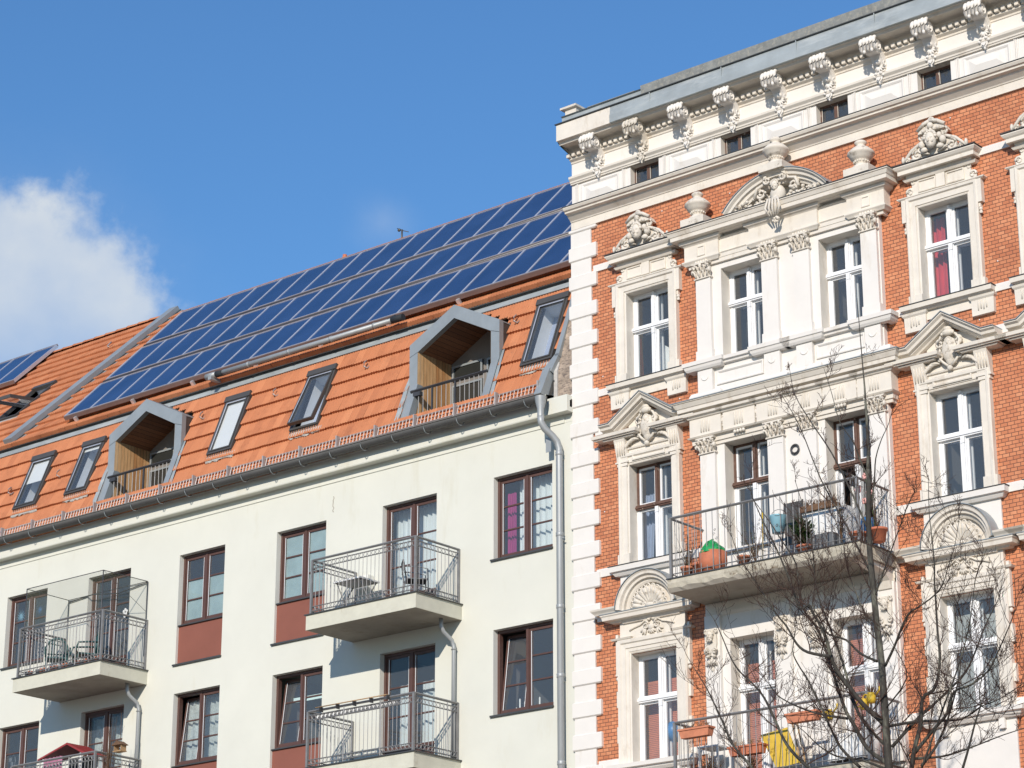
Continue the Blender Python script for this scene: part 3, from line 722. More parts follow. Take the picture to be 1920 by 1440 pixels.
# ================================================================== BRICK AND STUCCO HOUSE (right)
HR = thing('ornate_townhouse', (-20, 0, 0), 'ornate old townhouse of orange brick with white stucco pilasters, pediments and bracketed cornice', 'building')
X0, X1 = -26.98, -11.0
XC = [-25.25, -19.12, -17.07, -13.0]                # single-window bays
BX = [-23.15, -21.11]                               # paired windows of the centre bay
FT = 3.4
hT = [(x - .47, x + .47, 16.49, 18.21) for x in XC]; hS = [(x - .46, x + .46, 13.1, 14.95) for x in XC]; hU = [(x - .48, x + .48, 9.62, 11.52) for x in XC]
bT = [(x - .43, x + .43, 16.48, 18.13) for x in BX]; bS = [(-23.61, -22.7, 13.0, 14.91), (-21.56, -20.66, 12.38, 14.91)]; bU = [(x - .46, x + .46, 9.0, 11.47) for x in BX]
att = [(-25.6 + 2.04 * k, -24.95 + 2.04 * k, 20.26, 20.7) for k in range(7)]
holes = hT + hS + hU + [(a, b_, 20.26 - .0, d) for a, b_, c, d in att]
bayh = [(-24.1, -20.33, 8.9, 18.9)]
wall_mb(X0, X1, 0, 19.8, hT + hS + hU + bayh, 0, .17).build('brick_wall', ['brick', 'stucco'], HR, recalc=False)
wall_mb(X0, X1, 19.8, 21.45, att, -.012, .2).build('attic_wall', ['stucco_w', 'stucco'], HR, recalc=False)
YB = -.10
wall_mb(-24.1, -20.33, 8.9, 18.9, bT + bS + bU, YB, .26).build('centre_bay_wall', ['stucco_w', 'stucco'], HR, recalc=False)
b = MB(); b.quad((-24.1, YB, 8.9), (-24.1, YB, 18.9), (-24.1, .02, 18.9), (-24.1, .02, 8.9)); b.quad((-20.33, YB, 8.9), (-20.33, YB, 18.9), (-20.33, .02, 18.9), (-20.33, .02, 8.9))
b.build('centre_bay_cheeks', 'stucco_w', HR, recalc=False)
b = MB(); b.quad((X0, 0, 0), (X0, 0, 21.7), (X0, 11, 21.7), (X0, 11, 0)); b.quad((X1, 0, 0), (X1, 0, 21.7), (X1, 11, 21.7), (X1, 11, 0)); b.quad((X0, 11, 0), (X1, 11, 0), (X1, 11, 21.7), (X0, 11, 21.7))
b.build('side_walls', 'stucco', HR, recalc=False)
b = MB(); b.box(X0, X1, .25, 11, 21.6, 21.72); b.build('flat_roof', 'felt', HR)

# ---- quoins
b = MB()
zb = 15.13 - .0; k0 = -8; z = 15.13 - .572 * 26
k = 0
while z < 19.75:
    zt = min(z + .285, 19.78)
    bw = .53; b.mould(X0 - .0, X0 + bw, 0, [(0, z), (.035, z), (.055, z + .02), (.055, zt - .02), (.035, zt), (0, zt)], True, True, 0)
    z2 = min(z + .572, 19.78)
    if zt < 19.75: b.box(X0 - .02, X0 + .45, -.034, 0, zt + .0, z2 - .004)
    z += .572
b.build('corner_quoins', 'stucco_w', HR)

# ---- string courses at cornice and sill heights
b = MB()
spans = [(X0 + .5, -24.1), (-20.33, X1)]
for z0, z1 in ((18.82, 18.95), (16.38, 16.51), (15.65, 15.81), (13.01, 13.16), (12.21, 12.36), (9.6, 9.75)):
    for a, c in spans:
        cuts = [(x - .68, x + .68) for x in XC]; cur = a
        for p, q in cuts:
            if p > cur and p < c: b = MB(); b.mould(cur, p, 0, [(0, z0), (.03, z0), (.035, z1 - .015), (.025, z1), (0, z1)], False, False); b.build('string_course', 'stucco_w', HR); cur = q
            elif cur < q and p <= cur: cur = q
        if cur < c: b = MB(); b.mould(cur, c, 0, [(0, z0), (.03, z0), (.035, z1 - .015), (.025, z1), (0, z1)], False, False); b.build('string_course', 'stucco_w', HR)

# ---- main string cornice and attic storey
b = MB()
b.mould(X0, X1, 0, [(0, 19.78), (.045, 19.78), (.045, 19.93), (.06, 19.935), (.07, 19.955), (.13, 20.0), (.15, 20.015), (.16, 20.04), (.235, 20.055), (.24, 20.085), (.275, 20.1), (.3, 20.14), (.3, 20.155), (0, 20.19)], False, False)
b.build('string_cornice', 'stucco', HR)
b = MB(); b.mould(X0 - .01, X1, 0, [(0, 20.156), (.312, 20.156), (.312, 20.168), (0, 20.2)], False, False); b.build('cornice_flashing', 'zinc_dark', HR)
b = MB()
b.mould(X0, X1, .0, [(0, 20.70), (.05, 20.70), (.055, 20.725), (.07, 20.73), (.075, 20.76), (.115, 20.80), (.12, 20.84), (.03, 20.86), (.012, 20.87)], False, False)
b.mould(X0, X1, .0, [(.01, 21.13), (.03, 21.14), (.035, 21.17), (.09, 21.20), (.095, 21.225), (.012, 21.23)], False, False)
b.build('attic_mouldings', 'stucco', HR)
for k in range(8):                                              # framed pyramid panels between the attic windows
    b = MB()
    x = -26.3 + 2.04 * k; a, c = x - .44, x + .44
    if a < X0: a = X0 + .05
    za, zb_ = 20.24, 20.66
    b.sweep([(a, za), (c, za), (c, zb_), (a, zb_)], [(0, .01), (0, .03), (.02, .035), (.05, .018), (.055, .01)], 0, closed=True)
    i0, i1, j0, j1 = a + .1, c - .1, za + .07, zb_ - .08
    v = [(i0, -.012, j0), (i1, -.012, j0), (i1, -.012, j1), (i0, -.012, j1), (i0 + .15, -.05, (j0 + j1) / 2), (i1 - .15, -.05, (j0 + j1) / 2)]
    b.add(v, [(0, 1, 5, 4), (1, 2, 5), (2, 3, 4, 5), (3, 0, 4)])
    for q in (-1, 1):
        for t in range(3): b.box(x + q * (.53 + t * .03) - .008, x + q * (.53 + t * .03) + .008, -.035 + .006 * t, 0, 20.2, 20.7)
    b.build('attic_panel', 'stucco_w', HR)
b = MB(); z = 21.235; x = X0 - .02
while x < X1:
    b.box(x, x + .07, -.15, 0, z, z + .07); b.box(x + .07, x + .125, -.05, 0, z + .005, z + .07); x += .125
b.build('dentil_course', 'stucco', HR)
# crowning cornice: white coving, zinc fascia, felt kerb
b = MB()
b.mould(X0, X1, 0, [(0, 21.307), (.06, 21.307), (.065, 21.37), (.09, 21.40), (.13, 21.41), (.34, 21.42), (.36, 21.40), (.38, 21.40), (.40, 21.44), (.44, 21.455)], False, False)
b.box(X0, X0 + 1.28, -.475, -.0, 21.455, 21.78)
b.build('crown_cornice', 'stucco', HR)
b = MB()
b.mould(X0 + 1.28, X1, 0, [(.4, 21.452), (.5, 21.45), (.5, 21.60), (.49, 21.605), (.47, 21.79), (0, 21.82)], False, False, 0)
b.box(X0 - .02, X1, -.505, .3, 21.785, 21.80, 1)
b.mould(X0, X0 + 1.9, 0, [(.30, 21.80), (.30, 22.0), (.34, 22.01), (0, 22.05)], False, False, 0)
for k in range(9): b.box(X0 + 2.2 + k * 1.6, X0 + 2.215 + k * 1.6, -.503, -.46, 21.455, 21.79, 0)
b.build('gutter_fascia', ['zinc_blue', 'zinc_dark'], HR)
b = MB(); b.mould(X0 + 1.9, X1, 0, [(.33, 21.80), (.36, 22.06), (.2, 22.12), (0, 22.12)], False, False)
b.box(X0 + .75, X0 + 2.1, .1, .6, 21.8, 22.25); b.box(X0 + .28, X0 + 1.4, .12, .5, 22.0, 22.3)
b.build('roof_kerb', 'felt', HR)
b = MB(); b.box(X0 - .0, X0 + .3, -.24, .4, 21.8, 22.04); b.box(X0 + .0, X0 + .26, -.2, .4, 22.04, 22.2); b.box(X0 - .08, X0 + .3, -.26, .45, 22.2, 22.24)
b.build('corner_pier', 'stucco_old', HR)

# ---- carved brackets under the crown cornice
def bracket(b, x):
    # deep scroll
    prof = []
    for k in range(13):
        a = -1.9 + k * 3.4 / 12; prof.append((-.30 - .135 * cos(a), 21.29 + .135 * sin(a)))
    b.polyx([(-.0, 20.93), (-.06, 20.95), (-.10, 21.02), (-.15, 21.1), (-.2, 21.16)] + prof + [(-.18, 21.455), (0, 21.455)], x - .105, x + .105)
    for k in range(5):                                        # ribbed leaf laid over the scroll
        dx = (k - 2) * .052; r_ = .028 - .003 * abs(k - 2)
        b.tube([(x + dx * 1.25, -.30 - .155 * cos(a), 21.28 + .165 * sin(a) + .01 * (k % 2)) for a in [-.95 + q * .36 for q in range(8)]], [.018, .028, .036, .04, .04, .038, .032, .024] if k in (1, 2, 3) else [.015, .026, .034, .036, .036, .034, .028, .02], 0, 6)
    for sx in (-1, 1):
        b.ring((x + sx * .112, -.3, 21.28), .085, .024, 0, 'x', 12); b.ring((x + sx * .115, -.3, 21.28), .03, .02, 0, 'x', 8)
        b.ring((x + sx * .108, -.09, 21.02), .04, .014, 0, 'x', 8)
        b.ell((x + sx * .075, -.42, 21.16), (.03, .03, .04)); b.ell((x + sx * .06, -.36, 21.40), (.04, .06, .03))
    b.ell((x, -.13, 21.05), (.06, .05, .05)); b.ell((x, -.11, 21.06), (.035, .08, .025))
    for k in range(7):                                        # acanthus under the scroll
        a = -pi / 2 + (k - 3) * .42; b.leaf((x, 20.99), a, .13 - .012 * abs(k - 3), .022, -.07, 0, (k - 3) * .12)
    b.box(x - .09, x + .09, -.05, 0, 20.90, 20.93)
    b.box(x - .055, x + .055, -.09, 0, 20.80, 20.88)
    for sx in (-1, 1): b.ell((x + sx * .085, -.1, 20.80), (.028, .03, .025)); b.ell((x + sx * .05, -.12, 20.84), (.03, .03, .03))
    b.poly([(x - .065, 20.795), (x + .065, 20.795), (x + .06, 20.735), (x, 20.675), (x - .06, 20.735)], -.10, -.0)
    b.poly([(x - .04, 20.775), (x + .04, 20.775), (x + .035, 20.74), (x, 20.705), (x - .035, 20.74)], -.125, -.1)
    b.ell((x, -.085, 20.668), (.018, .02, .02))
br0 = MB(); bracket(br0, 0); x = -26.3
o0 = br0.build('cornice_bracket', 'stucco_old', HR, at=(x, 0, 0))
o0.data.materials[0] = M['stucco_w']
for k in range(1, 15):
    c = o0.copy(); COL.objects.link(c); c.parent = HR; c.location = o0.location + Vector((1.022 * k, 0, 0))
    if k == 1: c.data = o0.data.copy(); c.data.materials[0] = M['stucco_old']

# ---- attic windows
for k, (a, c, z0, z1) in enumerate(att):
    b = MB(); y = .12; b.box(a, a + .035, y, y + .05, z0, z1); b.box(c - .03, c, y, y + .05, z0, z1); b.box(a, c, y + .001, y + .049, z1 - .035, z1); m_ = (a + c) / 2
    b.box(m_ - .035, m_ + .03, y - .01, y + .05, z0, z1 - .036); b.box(a + .035, a + .045, y - .004, y, z0, z1 - .04, 1); b.box(m_ + .03, m_ + .04, y - .004, y, z0, z1 - .04, 1)
    w = b.build('attic_window', ['oldbrown', 'stucco_old'], HR); b = MB(); b.pane(a + .036, c - .03, y + .02, z0, z1 - .036); b.build('pane', 'glass', w)
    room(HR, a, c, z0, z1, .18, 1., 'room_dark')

# ---- box windows
def rwin(x0, x1, z0, z1, y, split=.6, top='whitef', low='whitef', door=False, open_=False):
    """double-leaf window with a transom: outer frame, four casements, an inner window behind"""
    t = .05; zt = z0 + (z1 - z0) * split; xm = (x0 + x1) / 2; b = MB(); T_ = 1; Lo = 0
    for xa, xb in ((x0, x0 + t), (x1 - t, x1)): b.box(xa, xb, y, y + .08, z0, zt, Lo); b.box(xa, xb, y, y + .08, zt, z1, T_)
    b.box(x0 + t, x1 - t, y, y + .08, z1 - .045, z1, T_); b.box(x0 + t, x1 - t, y, y + .08, z0, z0 + .04, Lo)
    b.box(x0 - .012, x1 + .012, y - .045, y + .07, zt - .035, zt + .05, T_); b.box(x0, x1, y - .065, y + .02, zt - .01, zt + .02, T_)
    b.box(xm - .045, xm + .045, y - .02, y + .07, z0 + .04, zt - .035, Lo); b.box(xm - .045, xm + .045, y - .02, y + .07, zt + .05, z1 - .045, T_)
    b.box(xm - .028, xm + .028, y - .045, y, z0 + .04, zt - .09, Lo); b.box(xm - .028, xm + .028, y - .045, y, zt + .05, z1 - .1, T_)
    b.box(xm - .035, xm + .035, y - .055, y - .02, zt - .14, zt - .035, Lo); b.ell((xm, y - .03, z1 - .05), (.035, .03, .035), T_, 8, 5)
    w = b.build('balcony_door' if door else 'cross_window', [low, top], HR)
    g = MB(); b = MB()
    for (a, c) in ((x0 + t, xm - .045), (xm + .045, x1 - t)):
        for (p, q), mi in (((z0 + .04, zt - .035), 0), ((zt + .05, z1 - .045), 1)):
            if open_ and mi == 0: continue
            s = .035; yy = y + .012
            b.box(a, a + s, yy, yy + .04, p, q, 2 if mi else 0); b.box(c - s, c, yy, yy + .04, p, q, 2 if mi else 0); b.box(a + s, c - s, yy, yy + .04, q - s, q, 2 if mi else 0); b.box(a + s, c - s, yy, yy + .04, p, p + s + (.35 if door and not mi else 0), 2 if mi else 0)
            g.pane(a + s, c - s, yy + .015, p + s, q - s)
    if open_:
        for sx, xh in ((1, x0 + t), (-1, x1 - t)):
            ww = .36; xe = xh + sx * .08; i = len(b.v)
            for q in ((0, .04, z0 + .05, zt - .04), (ww - .04, ww, z0 + .05, zt - .04), (.04, ww - .04, z0 + .05, z0 + .3), (.04, ww - .04, zt - .08, zt - .04)): b.box(xh + sx * .01, xh + sx * .045, y + .06 + q[0], y + .06 + q[1], q[2], q[3], 0)
    # the inner window of the pair, set back in the reveal
    yi = y + .2
    for xa, xb in ((xm + .0, xm + .05), (x1 - .05, x1)): 
        if not open_: b.box(xa, xb, yi - .02, yi + .01, z0 + .03, z1 - .03, 3)
    if not open_: b.box(x0 + .1, x1 - .1, yi, yi + .029, zt - .03, zt + .03, 3)
    b.build('casements', [low, top, 'whitef', 'whitef'], w); g.build('panes', 'glass', w)
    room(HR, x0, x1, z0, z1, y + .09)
    return w
for x in XC: rwin(x - .47, x + .47, 16.49, 18.21, .17)
for k, x in enumerate(XC): rwin(x - .46, x + .46, 13.1, 14.95, .17, .58, 'oldbrown' if k == 0 else 'whitef')
for x in XC: rwin(x - .48, x + .48, 9.62, 11.52, .17, .58)
for x in BX: rwin(x - .43, x + .43, 16.48, 18.13, .16, .62)
rwin(-23.61, -22.7, 13.0, 14.91, .16, .62, 'oldbrown'); rwin(-21.56, -20.66, 12.38, 14.91, .16, .68, 'oldbrown', door=True, open_=True)
for x in BX: rwin(x - .46, x + .46, 9.0, 11.47, .16, .66)

# ---- carved ornaments
def face(b, c, s, m=0, beard=False):
    """a small carved head: c = centre, s = half height"""
    x, y, z = c
    b.ell((x, y, z), (.68 * s, .62 * s, s), m, 12, 10); b.ell((x, y - .1 * s, z - .55 * s), (.42 * s, .5 * s, .42 * s), m)
    b.ell((x, y - .66 * s, z - .12 * s), (.12 * s, .2 * s, .3 * s), m, 8, 6); b.ell((x, y - .62 * s, z - .27 * s), (.17 * s, .16 * s, .1 * s), m, 8, 5)
    for q in (-1, 1):
        b.ell((x + q * .27 * s, y - .47 * s, z + .13 * s), (.2 * s, .14 * s, .055 * s), m, 8, 5); b.ell((x + q * .27 * s, y - .5 * s, z + .02 * s), (.11 * s, .09 * s, .07 * s), m, 8, 5)
        b.ell((x + q * .35 * s, y - .38 * s, z - .25 * s), (.2 * s, .18 * s, .22 * s), m, 8, 5)
    b.ell((x, y - .56 * s, z - .5 * s), (.2 * s, .1 * s, .05 * s), m, 8, 4); b.ell((x, y - .54 * s, z - .61 * s), (.15 * s, .1 * s, .06 * s), m, 8, 4)
    if beard:
        for k in range(7): b.leaf((x + (k - 3) * .15 * s, z - .6 * s), -pi / 2 + (k - 3) * .18, .75 * s - .08 * abs(k - 3) * s, .1 * s, y - .3 * s, m)
    for k in range(9):
        a = pi * (k / 8); b.ell((x + .68 * s * cos(a), y - .15 * s, z + .3 * s + .72 * s * sin(a)), (.22 * s, .25 * s, .2 * s), m, 7, 5)
def crown_relief(xc, z, y=-.18):
    """scrolled crest with a woman's head under a hood"""
    b = MB()
    b.poly([(xc - .5, z), (xc + .5, z), (xc + .44, z + .1), (xc + .3, z + .28), (xc + .18, z + .3), (xc + .16, z + .45), (xc - .16, z + .45), (xc - .2, z + .3), (xc - .32, z + .25), (xc - .46, z + .08)], y - .02, y + .14)
    for q in (-1, 1):
        b.curl((xc + q * .33, z + .13), .11, 1.6, y - .03, .034, .018, pi / 2, -q); b.curl((xc + q * .52, z + .055), .05, 1.2, y - .03, .028, .016, pi / 2, q)
        b.tube([(xc + q * t, y - .04, z + h) for t, h in ((.60, .03), (.52, .12), (.42, .22), (.3, .28), (.2, .33), (.16, .44))], [.02, .03, .032, .03, .03, .028], 0, 6)
        b.ell((xc + q * .2, y - .09, z + .24), (.06, .06, .07)); b.ell((xc + q * .14, y - .09, z + .33), (.05, .06, .06)); b.ell((xc + q * .15, y - .1, z + .13), (.07, .05, .05)); b.ell((xc + q * .6, y - .03, z + .09), (.03, .04, .07))
        b.curl((xc + q * .21, z + .42), .07, 1.3, y - .05, .026, .014, -pi / 2, q)
        b.leaf((xc + q * .08, z + .06), pi / 2 - q * 1.2, .2, .03, y - .05); b.leaf((xc + q * .3, z + .03), pi / 2 - q * 1.4, .16, .024, y - .04)
        b.tube([(xc + q * .26, y - .1, z + .5), (xc + q * .13, y - .13, z + .585), (xc, y - .14, z + .61)], .035, 0, 6)
    face(b, (xc, y - .14, z + .26), .15)
    b.poly([(xc - .26, z + .44), (xc + .26, z + .44), (xc + .2, z + .54), (xc, z + .6), (xc - .2, z + .54)], y - .11, y + .12); b.ell((xc, y - .13, z + .53), (.06, .05, .06)); b.curl((xc, z + .63), .05, 1.2, y - .1, .03, .015, 0, 1)
    for k in range(5): b.ell((xc + (k - 2) * .07, y - .12, z + .46), (.03, .04, .035))
    return b
def cartouche(b, xc, z, s, y):
    """shield with scrolls and acanthus"""
    b.ell((xc, y, z), (.15 * s, .1 * s, .22 * s), 0, 14, 10); b.ell((xc, y + .01, z - .12 * s), (.1 * s, .08 * s, .16 * s), 0, 10, 8)
    face(b, (xc, y - .04, z + .12 * s), .085 * s)
    for q in (-1, 1):
        b.curl((xc + q * .17 * s, z + .13 * s), .07 * s, 1.5, y - .03, .028 * s, .014 * s, pi / 2, -q); b.curl((xc + q * .17 * s, z - .1 * s), .065 * s, 1.5, y - .03, .026 * s, .013 * s, -pi / 2, q)
        b.tube([(xc + q * t * s, y - .04, z + h * s) for t, h in ((.06, .28), (.14, .24), (.2, .14), (.17, .02), (.2, -.1), (.12, -.2), (.03, -.28))], .024 * s, 0, 6)
        for k in range(4): b.leaf((xc + q * (.2 + .04 * k) * s, z - .2 * s), (pi / 2 - q * (1.1 + .25 * k)), (.22 + .03 * k) * s, .03 * s, y - .01, 0, -q * .5)
        b.curl((xc + q * .42 * s, z - .2 * s), .05 * s, 1.3, y, .024 * s, .012 * s, 0, q)
    b.ell((xc, y - .04, z - .32 * s), (.05 * s, .05 * s, .05 * s)); b.ell((xc, y - .05, z + .29 * s), (.12 * s, .06 * s, .06 * s)); b.ell((xc, y - .05, z + .35 * s), (.08 * s, .05 * s, .05 * s))
    for k in range(5): b.ell((xc + (k - 2) * .05 * s, y - .07, z + .27 * s + .01 * (k % 2)), (.026 * s, .03 * s, .03 * s))
FR = [(0, 0), (0, .05), (.02, .06), (.035, .055), (.04, .075), (.13, .08), (.15, .11), (.19, .115), (.21, .10), (.21, 0)]
def frame_path(x0, x1, z0, z1): return [(x0, z0), (x0, z1), (x1, z1), (x1, z0)]
CORN = lambda z, h, d: [(0, z), (.42 * d, z - .0), (.44 * d, z + .14 * h), (.46 * d, z + .3 * h), (.8 * d, z + .24 * h), (.8 * d, z + .6 * h), (.9 * d, z + .72 * h), (d, z + .92 * h), (d, z + h), (0, z + 1.06 * h)]
def flash(b, x0, x1, z, d, m): b.mould(x0, x1, 0, [(0, z), (d + .012, z), (d + .012, z + .012), (0, z + .02)], True, True, m)

def surround_T(xc):
    b = MB(); w = .47
    b.sweep(frame_path(xc - w, xc + w, 16.49, 18.2), FR, 0)
    for q in (-1, 1):
        xe = xc + q * (w + .21)
        b.box(min(xe, xe + q * .075), max(xe, xe + q * .075), -.1, 0, 17.98, 18.40); b.box(min(xe, xe + q * .03), max(xe, xe + q * .03), -.07, 0, 17.9, 17.98)
        b.ell((xe + q * .03, -.06, 17.86), (.03, .04, .035)); b.lathe((xe + q * .03, -.06, 17.78), [(.012, .07), (.035, .02), (.02, 0)], 0, 8)
        b.box(min(xe - q * .22, xe + q * .035), max(xe - q * .22, xe + q * .035), -.095, 0, 16.49, 16.66)
        b.curl((xc + q * .60, 18.52), .075, 1.5, -.05, .026, .014, -pi / 2, q); b.curl((xc + q * .53, 18.68), .045, 1.3, -.05, .02, .012, pi / 2, -q); b.box(min(xc + q * .5, xc + q * .62), max(xc + q * .5, xc + q * .62), -.044, 0, 18.43, 18.6)
    b.box(xc - .56, xc + .56, -.05, 0, 18.42, 18.73); b.mould(xc - .7, xc + .7, 0, [(0, 18.385), (.10, 18.385), (.125, 18.405), (.125, 18.42), (0, 18.43)])
    for q in (-1, 1): b.sweep([(xc + q * .1, 18.47), (xc + q * .44, 18.47), (xc + q * .44, 18.68), (xc + q * .1, 18.68)], [(0, .05), (0, .07), (.018 * q, .075), (.03 * q, .05)], 0, closed=True)
    b.box(xc - .085, xc + .085, -.085, -.05, 18.46, 18.71)
    b.mould(xc - .58, xc + .58, 0, [(0, 18.70), (.09, 18.70), (.11, 18.73), (.12, 18.745), (.0, 18.75)])
    w_ = b.build('window_surround', 'stucco', HR)
    b = MB(); b.mould(xc - .5, xc + .5, 0, CORN(18.745, .185, .28)); flash(b, xc - .5, xc + .5, 18.945, .28, 1); b.build('window_cornice', ['stucco', 'zinc_dark'], w_)
    b = crown_relief(xc, 18.95); b.build('carved_crest', 'stucco_old', w_)
    b = MB()
    b.mould(xc - .68, xc + .68, 0, [(0, 16.36), (.09, 16.36), (.13, 16.385), (.135, 16.39), (.17, 16.40), (.18, 16.475), (0, 16.49)]); flash(b, xc - .68, xc + .68, 16.48, .18, 1)
    for q in (-1, 1):
        x = xc + q * .63; b.mould(x - .13, x + .13, 0, [(0, 16.04), (.07, 16.04), (.075, 16.3), (.1, 16.33), (.11, 16.365), (0, 16.37)])
        for k in range(4): b.tube([(x - .075 + k * .05, -.078, 16.29), (x - .075 + k * .05, -.078, 16.12 + .02 * (k % 2))], .012, 0, 5)
        b.poly([(x - q * .13, 16.37), (x - q * .13, 16.12), (x - q * .16, 16.14), (x - q * .19, 16.2), (x - q * .24, 16.22), (x - q * .24, 16.37)], -.03, 0)
    b.box(xc - .62, xc + .62, -.032, 0, 16.2, 16.37)
    b.build('window_sill', ['stucco', 'zinc_dark'], w_)
for x in XC: surround_T(x)

RAKE = [(0, .0), (0, .12), (.02, .14), (.04, .2), (.06, .21), (.06, .27), (.1, .285), (.125, .33), (.14, .335), (.15, 0)]
def surround_S(xc):
    b = MB(); w = .46
    b.sweep(frame_path(xc - w, xc + w, 13.12, 14.94), FR, 0)
    for q in (-1, 1):
        xe = xc + q * (w + .21); b.box(min(xe - q * .22, xe + q * .035), max(xe - q * .22, xe + q * .035), -.095, 0, 13.12, 13.32)
        x = xc + q * .58                                    # fluted consoles and their blocks
        b.polyx([(0, 15.02), (-.09, 15.02), (-.10, 15.1), (-.15, 15.3), (-.19, 15.42), (0, 15.42)], x - .12, x + .12)
        b.box(x - .14, x + .14, -.11, 0, 14.99, 15.02); b.box(x - .11, x + .11, -.095, 0, 14.93, 14.985)
        for k in range(4): b.tube([(x - .075 + k * .05, -.118, 15.12), (x - .075 + k * .05, -.172, 15.36)], .012, 0, 5)
        b.mould(x - .13, x + .13, 0, [(0, 15.42), (.2, 15.42), (.22, 15.44), (0, 15.45)])
    b.box(xc - .46, xc + .46, -.045, 0, 15.15, 15.86)
    b.box(xc - .45, xc + .45, -.06, 0, 15.15, 15.23); b.mould(xc - .45, xc + .45, 0, [(.06, 15.215), (.09, 15.22), (.1, 15.245), (.05, 15.25)])
    b.sweep([(xc - .36, 15.17), (xc + .36, 15.17), (xc + .36, 15.00), (xc - .36, 15.00)][::-1], [(0, .05), (0, .1), (.02, .105), (.04, .08), (.05, .05)], 0, closed=True)
    i0, i1, j0, j1 = xc - .3, xc + .3, 15.03, 15.15
    b.add([(i0, -.06, j0), (i1, -.06, j0), (i1, -.06, j1), (i0, -.06, j1), (i0 + .06, -.09, (j0 + j1) / 2), (i1 - .06, -.09, (j0 + j1) / 2)], [(0, 1, 5, 4), (1, 2, 5), (2, 3, 4, 5), (3, 0, 4)])
    w_ = b.build('window_surround', 'stucco', HR)
    b = MB(); zE = 15.52
    for q in (-1, 1): b.mould(xc + q * .63 - .2, xc + q * .63 + .2, 0, [(0, 15.45), (.25, 15.45), (.26, 15.47), (.29, 15.475), (.3, 15.53), (0, 15.54)])
    pth = [(xc - .93, zE + .03), (xc - .66, zE + .03), (xc, zE + .46), (xc + .66, zE + .03), (xc + .93, zE + .03)]
    b.sweep(pth, RAKE, 0); b.poly([(xc - .6, zE), (xc + .6, zE), (xc, zE + .42)], -.05, 0)
    v = len(b.v); b.sweep(pth, [(.151, 0), (.151, .345), (.163, .345), (.166, 0)], 0, 1)
    b.build('triangular_pediment', ['stucco', 'zinc'], w_)
    b = MB(); cartouche(b, xc, 15.56, 1.0, -.09); b.build('carved_cartouche', 'stucco_old', w_)
    b = MB(); b.mould(xc - .68, xc + .68, 0, [(0, 12.94), (.09, 12.94), (.12, 12.98), (.13, 13.0), (.17, 13.01), (.18, 13.10), (0, 13.12)]); flash(b, xc - .68, xc + .68, 13.105, .18, 1)
    b.box(xc - .70, xc + .70, -.035, 0, 12.3, 12.95); b.build('window_sill', ['stucco_w', 'zinc_dark'], w_)
for x in XC: surround_S(x)

